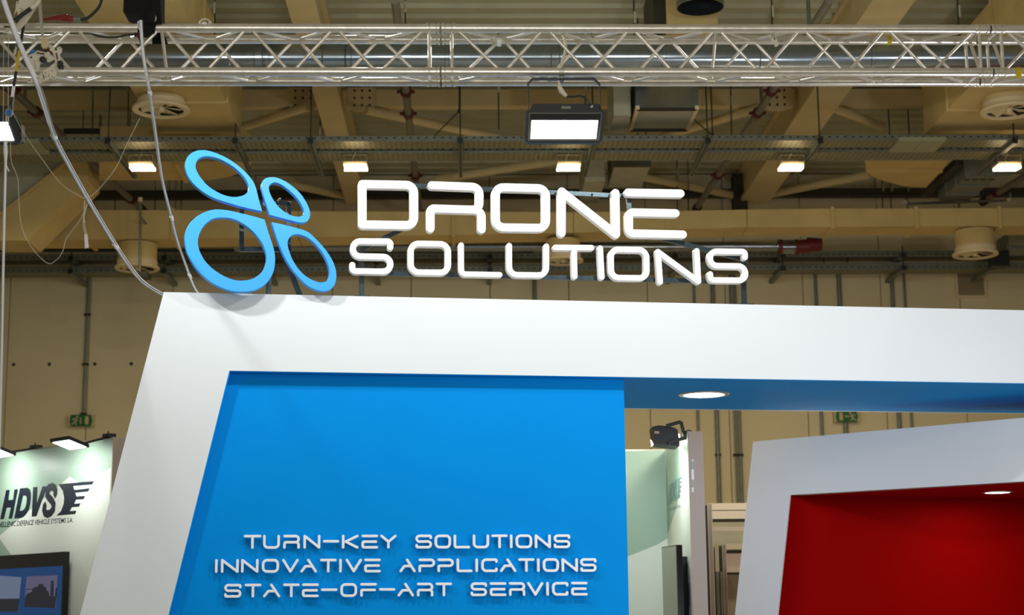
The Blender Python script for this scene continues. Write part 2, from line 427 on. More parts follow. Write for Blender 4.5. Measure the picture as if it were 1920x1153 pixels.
# sprinkler pipes with red couplings, running away from the viewer
zq = z_beam - 0.25
def sprinkler(p, q, cps, label, hang):
    P, Q = seg_z(p, q, zq)
    t = thing('sprinkler_pipe', H, (P + Q) / 2, label, 'pipe', 'sprinkler pipes')
    part('pipe', MB().tube(P, Q, 0.042, 14), M['pipe'], t)
    d = (Q - P).normalized()
    for y in cps:
        s = (y - p[1]) / (q[1] - p[1]); px = p[0] + (q[0] - p[0]) * s; X = H.on_z(px, y, zq)
        part('coupling', MB().lathe(X, [(0.042, -0.04), (0.062, -0.04), (0.062, 0.04), (0.042, 0.04)], 14, d).box(X.x - 0.095, X.x + 0.095, X.y - 0.02, X.y + 0.02, X.z - 0.015, X.z + 0.015), M['redpipe'], t)
    for y in hang:
        s = (y - p[1]) / (q[1] - p[1]); px = p[0] + (q[0] - p[0]) * s; X = H.on_z(px, y, zq)
        part('hanger_rod', MB().tube(X, (X.x, X.y, z_deck), 0.018, 6), M['zinc'], t)
    E = Q
    part('end_cap', MB().tube(Q - d * 0.05, Q + d * 0.15, 0.06, 10), M['dark'], t)
sprinkler((741, 0), (787, 398), (172, 213, 329), 'grey sprinkler pipe passing above the lettering R', (45, 230))
sprinkler((1556, 0), (1308, 388), (170, 212, 328), 'grey sprinkler pipe slanting down to the right of the lettering E', (60, 200))
sprinkler((-60, 92), (264, 391), (168, 210, 328, 374), 'grey sprinkler pipe crossing behind the thick white cable', (190, 318))
sprinkler((1960, 307), (1850, 374), (362,), 'grey sprinkler pipe ending above the round diffuser on the right', (330,))

# ---------------------------------------------------------------- rectangular ducts
def dbox(t, name, a0, a1, b0, b1, z0, z1, m): return part(name, MB().box(a0, a1, b0, b1, z0, z1), m, t)
# long beige duct across the hall in front of the back wall
BD = 20.0
xs = [(-60, 393, 450), (165, 394, 449), (325, 394, 447), (560, 396, 445), (850, 397, 440), (1075, 398, 436), (1250, 396, 430), (1400, 393, 426), (1560, 391, 425), (1717, 391, 424), (1873, 390, 424), (2060, 390, 423)]
t = thing('rectangular_duct', H, H.on_b(960, 440, BD), 'long beige rectangular duct running across in front of the back wall', 'duct')
for (x0, y0, f0), (x1, y1, f1) in zip(xs[:-1], xs[1:]):
    A, B_ = H.on_b(x0, y0, BD), H.on_b(x1, y1, BD); c, d = H.on_b(x0, f0, BD).z, H.on_b(x1, f1, BD).z
    part('duct_section', MB().ext([(A.x + 0.004, BD, c), (B_.x - 0.004, BD, d), (B_.x - 0.004, BD, B_.z), (A.x + 0.004, BD, A.z)], (0, 0.5, 0)), M['duct'], t)
    if x1 in (165, 325, 850, 1250, 1560, 1717, 1873):
        part('flange', MB().box(B_.x - 0.022, B_.x + 0.022, BD - 0.025, BD + 0.53, d - 0.028, B_.z + 0.02), M['duct'], t)

# slanted duct on the left, coming down to the long duct
p = [H.on_b(x, y, 19.0) for x, y in ((22, 302), (128, 302), (-10, 410), (-90, 410))]
q = [H.on_b(x, y, 19.0) for x, y in ((128, 302), (166, 306), (166, 338), (52, 452), (-20, 452), (-10, 410))]
t = thing('slanted_duct', H, H.on_b(60, 450, 19.0), 'wide beige duct slanting down at the far left', 'duct')
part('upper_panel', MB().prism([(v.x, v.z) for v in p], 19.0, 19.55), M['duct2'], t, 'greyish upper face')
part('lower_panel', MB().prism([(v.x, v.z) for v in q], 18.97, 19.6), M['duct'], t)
part('seam_bar', MB().bar(H.on_b(128, 302, 18.95), H.on_b(-10, 410, 18.95), 0.03), M['duct'], t)

# ducts that run away from the viewer, with round swirl diffusers below
def depth_duct(name, lx, rx, y0, y1, z, h, m, label, seams=()):
    l = H.on_z(lx, y0, z).x; r = H.on_z(rx, y0, z).x; b0 = H.on_z(lx, y0, z).y; b1 = H.on_z(lx + (872 - lx) * (y1 - y0) / (1153.0 - y0), y1, z).y
    t = thing(name, H, ((l + r) / 2, (b0 + b1) / 2, z), label, 'duct')
    ys = [b0] + [b0 + (b1 - b0) * s for s in seams] + [b1]
    for i, (p, q) in enumerate(zip(ys[:-1], ys[1:])):
        part('duct_section', MB().box(l, r, p + 0.004, q - 0.004, z, z + h), m, t)
        if i: part('flange', MB().box(l - 0.02, r + 0.02, p - 0.025, p + 0.025, z - 0.02, z + h + 0.01), m, t)
    return t, l, r, b0, b1
zd = z_beam - 0.62
depth_duct('square_duct', 140, 335, 0, 250, zd, 0.55, M['duct'], 'beige square duct above the truss by the black hoist', (0.33, 0.72))
depth_duct('square_duct', 2010, 2260, -40, 252, zd, 0.6, M['duct'], 'beige square duct in the upper right, over the flat oval duct', (0.45, 0.8))
zu = z_beam - 0.55; hangs = []
t, l, r, b0, b1 = depth_duct('grey_box_duct', 1195, 1306, 203, 242, zu, 0.42, M['duct2'], 'grey box duct hanging right of the glaring floodlight', ())
hangs.append((t, l, r, b0, b1, zu + 0.41)); part('front_plate', MB().box(l - 0.02, r + 0.02, b0 - 0.02, b0 + 0.0, zu, zu + 0.46), M['galv'], t, 'galvanised front plate')
part('top_grille', MB().box(l + 0.08, r - 0.08, b0 - 0.05, b0 - 0.02, zu + 0.34, zu + 0.38), M['cable'], t)
for a in (l, r): part('corner_rail', MB().box(a - 0.02, a + 0.02, b0 - 0.03, b1, zu - 0.02, zu + 0.02), M['diff'], t)
for bb in (b0, b1): part('end_rail', MB().box(l, r, bb - 0.02, bb + 0.02, zu - 0.025, zu + 0.0), M['dark'], t)
part('side_riser', MB().box(l - 0.24, l - 0.06, b0 + 0.1, b1 + 0.1, zu - 0.05, zu + 0.6), M['duct2'], t)
t, l, r, b0, b1 = depth_duct('grey_box_duct', 1152, 1218, 314, 352, zu, 0.40, M['duct2'], 'small crumpled grey duct behind the lettering N', ())
hangs.append((t, l, r, b0, b1, zu + 0.39)); part('front_plate', MB().box(l - 0.02, r + 0.02, b0 - 0.02, b0, zu, zu + 0.3), M['galv'], t, 'galvanised front plate')
part('side_riser', MB().box(l - 0.34, l - 0.10, b0 + 0.2, b1 + 0.3, zu - 0.12, zu + 0.5), M['duct2'], t)
t, l, r, b0, b1 = depth_duct('fan_coil_unit', 1812, 1872, 331, 377, zu - 0.15, 0.34, M['zinc'], 'grey ceiling fan coil unit with four oval holes', (0.35, 0.7))
for i in range(4):
    a = l + (r - l) * (0.13 + 0.25 * i)
    part('hole', MB().lathe((a, b0 + 0.14, zu - 0.152), [(0.0, 0), (0.045, 0), (0.045, 0.004)], 14), M['black'], t)
part('front_plate', MB().box(l - 0.03, r + 0.15, b0 - 0.03, b0, zu - 0.14, zu + 0.18), M['zinc'], t)
hangs.append((t, l, r, b0, b1, zu + 0.18)); part('support_rail', MB().box(l - 0.14, l - 0.04, b0 - 0.05, b1 + 0.3, zu - 0.02, zu + 0.06), M['rod'], t)

def hang4(t, l, r, b0, b1, z):
    for a in (l + 0.03, r - 0.03):
        for bb in (b0 + 0.03, b1 - 0.03): part('hanger_rod', MB().tube((a, bb, z), (a, bb, z_deck), 0.007, 6), M['rod'], t)

def oval_duct(pts, y_edge, z, h, label):
    P = [H.on_z(x, y, z) for x, y in pts]
    t = thing('flat_oval_duct', H, P[0], label, 'duct')
    part('duct_section', MB().slab([(v.x, v.y) for v in P], z, z + h), M['duct'], t)
    am = sum(v.x for v in P) / len(P); bm_ = sum(v.y for v in P) / len(P)
    for s in (-0.12, 0.12): part('hanger_rod', MB().tube((am + s, bm_, z + h), (am + s, bm_, z_deck), 0.008, 6), M['rod'], t)
    e = [H.on_z(x, y, z - 0.0) for x, y in y_edge]
    part('flange', MB().bar(e[0], e[1], 0.05, 0.08), M['duct'], t)
for h_ in hangs: hang4(*h_)
oval_duct([(1622, 303), (1780, 303), (1768, 318), (1736, 352), (1700, 350), (1660, 340), (1634, 330), (1624, 318)], [(1624, 317), (1766, 318)], z_beam - 0.6, 0.3, 'beige flat oval duct with a rounded end under the right tray')
oval_duct([(186, 285), (452, 285), (472, 303), (468, 314), (450, 325), (424, 333), (390, 338), (186, 338)], [(330, 302), (350, 337)], z_beam - 0.6, 0.3, 'beige flat oval duct behind the upper left logo ring')
t = thing('short_duct', H, H.on_b(1290, 42, 15.3), 'short beige duct behind the open black duct end', 'duct')
l, r = H.on_b(1250, 42, 15.3), H.on_b(1346, 42, 15.3)
part('duct_section', MB().box(l.x, r.x, 15.3, 16.2, l.z - 0.02, l.z + 0.5), M['duct'], t)
part('dark_side', MB().box(l.x - 0.12, l.x - 0.005, 15.35, 16.2, l.z - 0.1, l.z + 0.5), M['rod'], t)
e = H.on_b(1313, 14, 14.6)
mb = MB().lathe(e, [(0.215, 0.0), (0.225, 0.0), (0.225, 0.06), (0.21, 0.06), (0.21, 0.5)], 36)
t = thing('open_duct_end', H, e, 'round black open duct end above the truss', 'duct')
part('spigot', mb, M['galv'], t); part('inside', MB().lathe(e, [(0.212, 0.005), (0.205, 0.4), (0.0, 0.4)], 36), M['cloth'], t, 'black inside')

def diffuser(cx, cy, rx, y_top, b, label, cw, swirl=True):
    c = H.on_b(cx, cy, b); R = abs(H.on_b(cx + rx, cy, b).x - c.x); zt = y_top if y_top < 20 else H.on_b(cx, y_top, BD).z - 0.003; rc = R * cw
    t = thing('swirl_diffuser', H, c, label, 'air diffuser', 'round swirl diffusers')
    part('collar', MB().lathe(c, [(rc, 0.06), (rc, zt - c.z), (0, zt - c.z)], 36), M['duct'], t)
    part('neck_ring', MB().lathe(c, [(rc * 1.0, 0.02), (rc * 1.03, 0.03), (rc * 1.05, 0.09), (rc * 1.0, 0.12)], 36), M['diff'], t)
    part('rim', MB().lathe(c, [(R * 0.78, 0.0), (R * 0.98, 0.0), (R, 0.012), (R * 0.98, 0.03), (R * 0.8, 0.03), (R * 0.78, 0.0)], 40), M['diff'], t)
    part('throat', MB().lathe(c, [(R * 0.79, 0.02), (R * 0.7, 0.09), (0, 0.09)], 32), M['dark'], t)
    for k in range(7):
        a0 = 2 * math.pi * k / 7; a1 = a0 + 0.80
        P = [(c.x + math.cos(a0) * R * 0.1, c.y + math.sin(a0) * R * 0.1, c.z + 0.03), (c.x + math.cos(a0) * R * 0.78, c.y + math.sin(a0) * R * 0.78, c.z + 0.012),
             (c.x + math.cos(a1) * R * 0.78, c.y + math.sin(a1) * R * 0.78, c.z + 0.05), (c.x + math.cos(a1) * R * 0.1, c.y + math.sin(a1) * R * 0.1, c.z + 0.04)]
        part('vane', MB().ext(P, (0, 0, 0.006)), M['diff'], t)
    part('hub', MB().lathe(c, [(0, -0.012), (0.03, -0.01), (R * 0.11, 0.01), (R * 0.11, 0.05)], 16), M['diff'], t)
bd1 = H.on_z(302, 190, zd).y
diffuser(302, 208, 54, zd - 0.003, bd1 - 0.1, 'round swirl diffuser under the square duct behind the thin white cable', 0.80)
diffuser(1893, 210, 53, zd - 0.003, bd1 - 0.1, 'round swirl diffuser high up at the far right edge', 0.86)
diffuser(257, 505, 42, 449, BD + 0.25, 'round swirl diffuser low on the left, by the thick white cable', 0.86)
diffuser(1056, 491, 38, 442, BD + 0.25, 'round swirl diffuser half hidden behind the lettering T', 0.84)
diffuser(1829, 479, 42, 426, BD + 0.2, 'round swirl diffuser under the long duct on the right', 0.84)

# spiral duct behind the truss
c0, c1 = H.on_b(-80, 109, 14.2), H.on_b(2040, 106, 14.2); rs = 0.125
t = thing('spiral_duct', H, H.on_b(960, 110, 14.2), 'shiny galvanised spiral duct running behind the truss', 'duct')
part('pipe', MB().tube(c0, c1, rs, 40), M['galv'], t)
for x, w in ((58, 6), (268, 5), (425, 10), (487, 9), (503, 5), (620, 16), (640, 10), (655, 6), (838, 4), (1040, 9), (1242, 4), (1430, 10), (1632, 4), (1812, 10)):
    k = H.on_b(x, 107, 14.2); f = (k.x - c0.x) / (c1.x - c0.x); cc = c0 + (c1 - c0) * f; ww = w / 220
    part('seam_band', MB().lathe(cc, [(rs, -ww), (rs + 0.008, -ww * 0.8), (rs + 0.008, ww * 0.8), (rs, ww)], 36, c1 - c0), M['galv'], t)
# lagged pipe above the low trays
c0, c1 = H.on_b(440, 463, 21.0), H.on_b(1459, 462, 21.0)
t = thing('lagged_pipe', H, (c0 + c1) / 2, 'grey lagged pipe just under the long beige duct', 'pipe')
part('pipe', MB().tube(c0, c1, 0.06, 16), M['galv'], t); part('lower_pipe', MB().tube(H.on_b(-60, 469, 21.1), H.on_b(1000, 472, 21.1), 0.025, 10), M['dpipe'], t, 'dark thin pipe')

# ---------------------------------------------------------------- cable trays
zt = z_beam - 0.80
def tray(y_near, y_far, label, wid=None, z=zt, h=0.055, m='perf', x=960, b=None):
    b0 = H.on_z(x, y_near, z).y if b is None else b; b1 = H.on_z(x, y_far, z).y if b is None else b + wid
    t = thing('cable_tray', H, (0, (b0 + b1) / 2, z), label, 'cable tray', 'perforated cable trays')
    a = aL + 0.3
    while a < 9.5:
        a2 = a + 3.0
        part('tray_bed', MB().box(a + 0.004, a2 - 0.004, b0, b1, z, z + 0.006), M[m], t)
        part('side_rail', MB().box(a + 0.003, a2 - 0.003, b0 - 0.004, b0, z - 0.003, z + h), M['zinc'], t)
        part('side_rail', MB().box(a + 0.003, a2 - 0.003, b1, b1 + 0.004, z - 0.003, z + h), M['zinc'], t)
        a = a2
    mb = MB(); a = -8.0
    while a < 8.5:
        mb.box(a, a + 0.028, b0 - 0.0055, b0 - 0.0035, z + 0.028, z + 0.042); a += 0.085
    part('slots', mb, M['dark'], t, kind='stuff')
    return t, b0, b1
tA, a0, a1 = tray(264, 278, 'upper perforated cable tray nearest the truss')
tB, b0_, b1_ = tray(286, 301, 'upper perforated cable tray behind the nearest one')
for (x0, x1, tt, y0, y1, lab) in ((-30, 70, tA, 262, 285, 0), (1682, 1770, tA, 266, 285, 0)):
    l, r = H.on_z(x0, y0, zt), H.on_z(x1, y0, zt)
    m = (l.x + r.x) / 2
    for p, q in ((l.x, m - 0.003), (m + 0.003, r.x)):
        part('cover_plate', MB().box(p, q, a0 - 0.012, b0_ - 0.012, zt - 0.012, zt + 0.03), M['cover'], tt, 'pale green cover plate')
hang_lab = {204: 'behind the thick white cable', 442: 'above the upper left logo ring', 583: 'above the small upper right logo ring', 863: 'above the lettering R', 1112: 'beside the glaring floodlight',
            1326: 'above the end of the lettering E', 1536: 'in front of the right-hand roof beam', 1900: 'at the far right under the tray'}
for x, wh in hang_lab.items():
    P = H.on_z(x, 266, zt - 0.02)
    t = thing('tray_hanger', H, P, 'grey channel hanger of the upper trays ' + wh, 'hanger', 'upper tray hangers')
    part('channel', MB().box(P.x - 0.022, P.x + 0.022, P.y - 0.05, b1_ + 0.55, zt - 0.05, zt - 0.006), M['zinc'], t)
    part('channel_mouth', MB().box(P.x - 0.012, P.x + 0.012, P.y - 0.04, b1_ + 0.5, zt - 0.053, zt - 0.05), M['black'], t)
    part('end_clamp', MB().box(P.x - 0.028, P.x + 0.028, P.y - 0.065, P.y - 0.05, zt - 0.055, zt + 0.01), M['black'], t)
    part('rod', MB().tube((P.x, P.y - 0.03, zt - 0.05), (P.x, P.y - 0.03, zd - 0.002 if x in (442, 1900) else z_deck), 0.008, 6), M['rod'], t)
bt = 22.3
zc, zl = H.on_b(960, 484, bt).z, H.on_b(960, 508, bt).z
tray(0, 0, 'low cable tray along the wall, upper of the two', 0.3, zc, 0.085, 'perf', b=bt)
tray(0, 0, 'low cable tray along the wall, lower of the two', 0.3, zl, 0.10, 'perf', b=bt)
for x, wh in ((141, 'left of the thick white cable'), (314, 'by the thin white cable'), (507, 'behind the big lower left logo ring'), (705, 'behind the lettering O'), (918, 'behind the lettering U'), (1262, 'behind the lettering N'),
              (1461, 'right of the lettering'), (1685, 'left of the wall grille'), (1850, 'above the wall grille')):
    P = H.on_b(x, 484, bt)
    t = thing('tray_bracket', H, (P.x, bt, zl), 'grey bracket pair of the low trays ' + wh, 'bracket', 'low tray brackets')
    for z in (zc, zl):
        part('arm', MB().box(P.x - 0.03, P.x + 0.03, bt - 0.25, BW - 0.01, z - 0.06, z - 0.006), M['zinc'], t)
        part('end_cap', MB().box(P.x - 0.034, P.x + 0.034, bt - 0.265, bt - 0.25, z - 0.065, z + 0.0), M['black'], t)
    part('rod', MB().tube((P.x, bt - 0.22, zl), (P.x, bt - 0.22, zc + 0.1), 0.01, 6), M['rod'], t)
# gutter edge: another tray line further up on the far left wall is hidden behind the ducts

# thin threaded rods hanging from the deck
for x, y, d, wh in ((173, 176, 17.9, 'between the thick white cable and the left sprinkler pipe'), (240, 166, 18.3, 'just left of the upper left swirl diffuser'), (600, 245, 19.2, 'left of the roof beam above the logo'),
        (1372, 188, 17.3, 'right of the big grey box duct'), (935, 164, 16.9, 'midway between the lettering R and the floodlight'), (1098, 170, 17.5, 'seen through the floodlight bracket'), (1270, 322, 22.2, 'above the lettering E, left of two'),
        (1291, 335, 22.2, 'above the lettering E, right of two'), (1449, 20, 14.6, 'above the truss left of the right-hand beam'), (1799, 20, 14.6, 'above the truss right of the right-hand beam'), (760, 12, 14.6, 'above the truss beside the middle sprinkler pipe'),
        (402, 14, 14.6, 'above the truss right of the black hoist'), (1190, 32, 14.6, 'above the truss left of the open black duct end'), (1656, 350, 21.5, 'under the flat oval duct, first from the red pipe'), (1672, 350, 21.5, 'under the flat oval duct, second from the red pipe'),
        (1703, 350, 21.6, 'under the flat oval duct, third from the red pipe'), (290, 345, 21.5, 'left of the thin white cable above the long duct'), (317, 345, 21.5, 'behind the thin white cable above the long duct'), (338, 395, 21.6, 'right of the thin white cable above the long duct'),
        (215, 345, 21.4, 'right of the thick white cable above the long duct'), (1800, 380, 21.6, 'behind the thin pale drop pipe')):
    P = H.on_b(x, y, d); lo = H.on_b(x, y + 78, d)
    P.z = min(P.z, z_deck - 0.1)
    t = thing('hanging_rod', H, lo, 'thin dark threaded rod ' + wh, 'rod', 'thin rods hanging from the roof deck')
    part('rod', MB().tube(lo, (P.x, P.y, z_deck), 0.008, 6), M['rod'], t)
    part('anchor', MB().tube((P.x, P.y, P.z - 0.06), (P.x, P.y, P.z + 0.05), 0.013, 8), M['duct2'], t)

for p, q, wh in (((815, 254), (861, 208), 'left of the floodlight above the tray'), ((1301, 224), (1336, 254), 'right of the big grey box duct above the tray')):
    P, Q = H.on_b(*p, 18.6), H.on_b(*q, 18.6)
    t = thing('stay_rod', H, P, 'thin dark slanting stay rod ' + wh, 'rod', 'slanting stay rods')
    part('rod', MB().tube(P, Q, 0.008, 6), M['rod'], t); part('eye', MB().lathe(Q, [(0, -0.03), (0.018, -0.02), (0.018, 0.02), (0, 0.03)], 8), M['dark'], t); part('drop', MB().tube(Q, (Q.x, Q.y, z_deck), 0.008, 6), M['rod'], t)
P, Q = H.on_b(120, 246, 19.4), H.on_b(296, 246, 19.4)
t = thing('lagged_pipe', H, (P + Q) / 2, 'dark lagged pipe under the square duct behind the white cables', 'pipe')
part('pipe', MB().tube(P, Q, 0.035, 12), M['dpipe'], t)
for X in (P.lerp(Q, 0.2), P.lerp(Q, 0.7)): part('hanger_rod', MB().tube(X, (X.x, X.y, z_deck), 0.007, 6), M['rod'], t)

# warm hall luminaires in wire guards
for x, wh in ((265, 'left of the logo, behind the white cables'), (666, 'above the lettering D'), (1067, 'above the lettering O and N'), (1485, 'on the right-hand roof beam'), (1891, 'at the far right over the fan coil unit')):
    c = H.on_z(x, 318, zt - 0.20); w = 0.128
    t = thing('hall_luminaire', H, c, 'glowing warm rectangular hall lamp ' + wh, 'ceiling lamp', 'warm hall lamps')
    part('diffuser', MB().ext([(c.x - w * 0.85, c.y - 0.1, c.z - 0.01), (c.x + w * 0.85, c.y - 0.1, c.z - 0.01), (c.x + w, c.y + 0.14, c.z + 0.02), (c.x - w, c.y + 0.14, c.z + 0.02)], (0, 0, 0.03)), M['lamp'], t, 'glowing diffuser')
    part('housing', MB().box(c.x - w, c.x + w, c.y - 0.06, c.y + 0.16, c.z + 0.05, c.z + 0.075), M['diff'], t)
    g = MB()
    for sx in (-w, w):
        for sb in (-0.05, 0.15): g.tube((c.x + sx, c.y + sb, c.z + 0.05), (c.x + sx, c.y + sb, c.z + 0.15), 0.003, 5)
        g.tube((c.x + sx, c.y - 0.05, c.z + 0.15), (c.x + sx, c.y + 0.15, c.z + 0.15), 0.003, 5)
    for sb in (-0.05, 0.15): g.tube((c.x - w, c.y + sb, c.z + 0.15), (c.x + w, c.y + sb, c.z + 0.15), 0.003, 5)
    part('wire_guard', g, M['clear'], t)
    part('cord', MB().path(smooth3([(c.x - 0.02, c.y, c.z + 0.07), (c.x - 0.03, c.y, c.z + 0.12), (c.x - 0.01, c.y, c.z + 0.16), (c.x, c.y, zt - 0.01)]), 0.004, 5), M['diff'], t)
    area_light('hall_lamp_light', H.w((c.x, c.y, c.z - 0.03)), H.w((c.x, c.y - 0.5, 0)), 66, 0.24, (1.0, 0.84, 0.6))

# white drop pipe with elbows at the right
P = [H.on_b(x, y, 20.4) for x, y in ((1696, 372), (1697, 380), (1704, 382), (1880, 376), (1891, 375), (1893, 368), (1893, 361))]
t = thing('drop_pipe', H, P[2], 'thin pale pipe with elbows above the long duct on the right', 'pipe')
part('pipe', MB().path(P, 0.018, 8), M['galv'], t)
for k in (1, 4): part('elbow', MB().lathe(P[k], [(0, -0.03), (0.03, -0.02), (0.03, 0.02), (0, 0.03)], 10), M['diff'], t)
P0, P1 = H.on_b(263, 375, 19.6), H.on_b(262, 510, 19.6)
t = thing('drop_pipe', H, P1, 'thin vertical pipe in front of the low left diffuser', 'pipe')
part('pipe', MB().tube(P0, P1, 0.016, 8), M['zinc'], t); part('elbow', MB().lathe(P0, [(0, -0.03), (0.028, -0.02), (0.028, 0.03), (0, 0.035)], 10), M['diff'], t)
part('wall_stay', MB().tube((P0.x, P0.y, P0.z - 0.2), (P0.x, BD, P0.z - 0.2), 0.012, 8), M['zinc'], t); part('foot', MB().box(P1.x - 0.02, P1.x + 0.1, P1.y - 0.02, P1.y + 0.2, P1.z - 0.06, P1.z), M['rod'], t)

# red fire pipe piece behind the long duct
def cyl(t, name, x0, x1, y, r0, r1, m, b=21.0):
    part(name, MB().path([H.on_b(x0, y, b), H.on_b(x1, y, b)], r0, 18, r1), m, t)
t = thing('fire_pipe', H, H.on_b(1490, 470, 21.2), 'red and silver fire pipe under the long duct right of the lettering', 'pipe')
cyl(t, 'ring', 1459, 1466, 463, 0.098, 0.098, M['redpipe'])
cyl(t, 'silver_band', 1466, 1490, 463, 0.09, 0.09, M['galv']); cyl(t, 'ring', 1490, 1497, 463, 0.098, 0.098, M['redpipe'])
cyl(t, 'elbow', 1497, 1516, 462, 0.088, 0.095, M['redpipe']); cyl(t, 'elbow_end', 1514, 1540, 459, 0.1, 0.085, M['redpipe'])
t = thing('perforated_unit', H, H.on_b(1905, 466, 21.3), 'grey perforated unit at the right edge above the low trays', 'unit')
l, r = H.on_b(1888, 466, 21.2), H.on_b(1990, 438, 21.2)
part('casing', MB().box(l.x, r.x, 21.2, 21.6, l.z, r.z), M['zinc'], t); part('screen', MB().box(l.x + 0.02, r.x, 21.18, 21.2, l.z + 0.04, r.z - 0.02), M['perf'], t)
l, r = H.on_b(1862, 498, 21.3), H.on_b(1892, 470, 21.3)
solo('junction_box', MB().box(l.x, r.x, 21.3, 21.5, l.z, r.z).box(l.x + 0.05, r.x - 0.05, 21.28, 21.3, l.z + 0.04, r.z - 0.04), M['black'], H, 'black junction box between the low trays at the far right', 'box')
for x, wh in ((1546, 'nearer the red fire pipe'), (1590, 'further from the red fire pipe')):
    P = [H.on_b(x + dx, y, 22.35) for dx, y in ((4, 478), (-2, 487), (2, 496))]
    solo('cable_end', MB().path(smooth3(P), 0.012, 6), M['black'], H, 'short dark cable end hanging between the low trays, ' + wh, 'cable')

# vent grille on the wall
l, r = H.on_b(1792, 559, BW), H.on_b(1846, 505, BW)
t = thing('wall_grille', H, (l.x, BW - 0.03, l.z), 'square louvred vent grille on the back wall', 'vent')
fr = MB(); w = 0.03
fr.box(l.x, r.x, BW - 0.05, BW - 0.001, l.z, l.z + w).box(l.x, r.x, BW - 0.05, BW - 0.001, r.z - w, r.z).box(l.x, l.x + w, BW - 0.05, BW - 0.001, l.z + w, r.z - w).box(r.x - w, r.x, BW - 0.05, BW - 0.001, l.z + w, r.z - w)
part('frame', fr, M['diff'], t); part('backing', MB().box(l.x + w, r.x - w, BW - 0.012, BW - 0.002, l.z + w, r.z - w), M['dark'], t)
k = 16
for i in range(k):
    z = l.z + w + (r.z - l.z - 2 * w) * (i + 0.5) / k
    part('slat', MB().ext([(l.x + w, BW - 0.042, z - 0.010), (r.x - w, BW - 0.042, z - 0.010), (r.x - w, BW - 0.016, z + 0.008), (l.x + w, BW - 0.016, z + 0.008)], (0, 0, 0.003)), M['diff'], t)

# conduits on the wall
def conduit(x, y0, y1, r, label, clips=()):
    A = H.on_b(x, y0, BW - 0.03); Z = H.on_b(x, y1, BW - 0.03).z
    t = thing('wall_conduit', H, (A.x, BW - 0.03, Z), label, 'conduit', 'conduits on the back wall')
    part('pipe', MB().tube((A.x, BW - 0.032, Z), A, r, 10), M['zinc'], t)
    for y in clips:
        z = H.on_b(x, y, BW - 0.03).z; part('clip', MB().box(A.x - 0.04, A.x + 0.04, BW - 0.06, BW - 0.001, z - 0.015, z + 0.015), M['dark'], t)
conduit(167, 508, 784, 0.022, 'grey conduit leading down to the left exit sign', (590, 683, 776))
for x, r, lab in ((1002, 0.03, 'behind the lettering U'), (1300, 0.018, 'behind the lettering O of IONS'), (1335, 0.032, 'behind the lettering N, thick'), (1368, 0.018, 'behind the last lettering S, thinner of a pair'), (1376, 0.026, 'behind the last lettering S, thicker of a pair'),
                  (1528, 0.024, 'right of the sign, second from the lettering'), (1572, 0.034, 'midway between the sign and the grille'), (1671, 0.03, 'nearest the wall grille'), (1694, 0.018, 'thin one beside the wall grille')):
    conduit(x, 508, 1150, r, 'grey wall conduit ' + lab, (683, 853))

# emergency exit signs on the wall
def exit_sign(x0, x1, y0, y1, flip, arrow, label):
    l, r = H.on_b(x0, y1, BW), H.on_b(x1, y0, BW); w = r.x - l.x; h = r.z - l.z
    t = thing('exit_sign', H, (l.x, BW - 0.03, l.z), label, 'exit sign')
    X = lambda u: l.x + w * ((1 - u) if flip else u); Zc = lambda v: l.z + h * v
    part('housing', MB().box(l.x, r.x, BW - 0.09, BW - 0.001, l.z, r.z), M['cream'], t)
    part('face', outline(MB(), [[(X(u), Zc(v)) for u, v in ((0.11, 0.0), (0.89, 0.0), (0.945, 0.5), (0.89, 1.0), (0.11, 1.0), (0.055, 0.5))]], BW - 0.095, BW - 0.088), M['green'], t, 'green face')
    part('door_mark', MB().box(min(X(0.66), X(0.80)), max(X(0.66), X(0.80)), BW - 0.099, BW - 0.094, Zc(0.16), Zc(0.86)), M['cream'], t)
    m = MB()
    if arrow == 'down':
        m.box(min(X(.475), X(.515)), max(X(.475), X(.515)), BW - 0.099, BW - 0.094, Zc(0.28), Zc(0.78)); m.prism([(X(.44), Zc(.36)), (X(.55), Zc(.36)), (X(.495), Zc(.2))], BW - 0.099, BW - 0.094)
    else:
        m.box(min(X(.42), X(.56)), max(X(.42), X(.56)), BW - 0.099, BW - 0.094, Zc(0.48), Zc(0.58)); m.prism([(X(.52), Zc(.40)), (X(.52), Zc(.66)), (X(.60), Zc(.53))], BW - 0.099, BW - 0.094)
    part('arrow_mark', m, M['cream'], t)
    m = MB().lathe((X(.36), BW - 0.095, Zc(.80)), [(0, -0.004), (0.016, -0.004), (0.016, 0)], 12, (0, 1, 0))
    def limb(pts, hw): stroke(m, [(X(u), Zc(v)) for u, v in pts], hw, BW - 0.099, BW - 0.094, 0, False, 0.0005, 4)
    limb([(.31, .64), (.27, .46)], 0.012); limb([(.26, .44), (.31, .32), (.32, .14)], 0.007); limb([(.26, .44), (.23, .28), (.16, .20)], 0.008)
    limb([(.31, .66), (.22, .68), (.17, .56)], 0.006); limb([(.31, .66), (.35, .52), (.40, .50)], 0.006)
    part('running_figure', m, M['cream'], t)
exit_sign(130, 179, 779, 801, False, 'down', 'green exit sign with a down arrow above the left booth')
exit_sign(1562, 1608, 772, 793, True, 'side', 'green exit sign with a side arrow above the red booth')
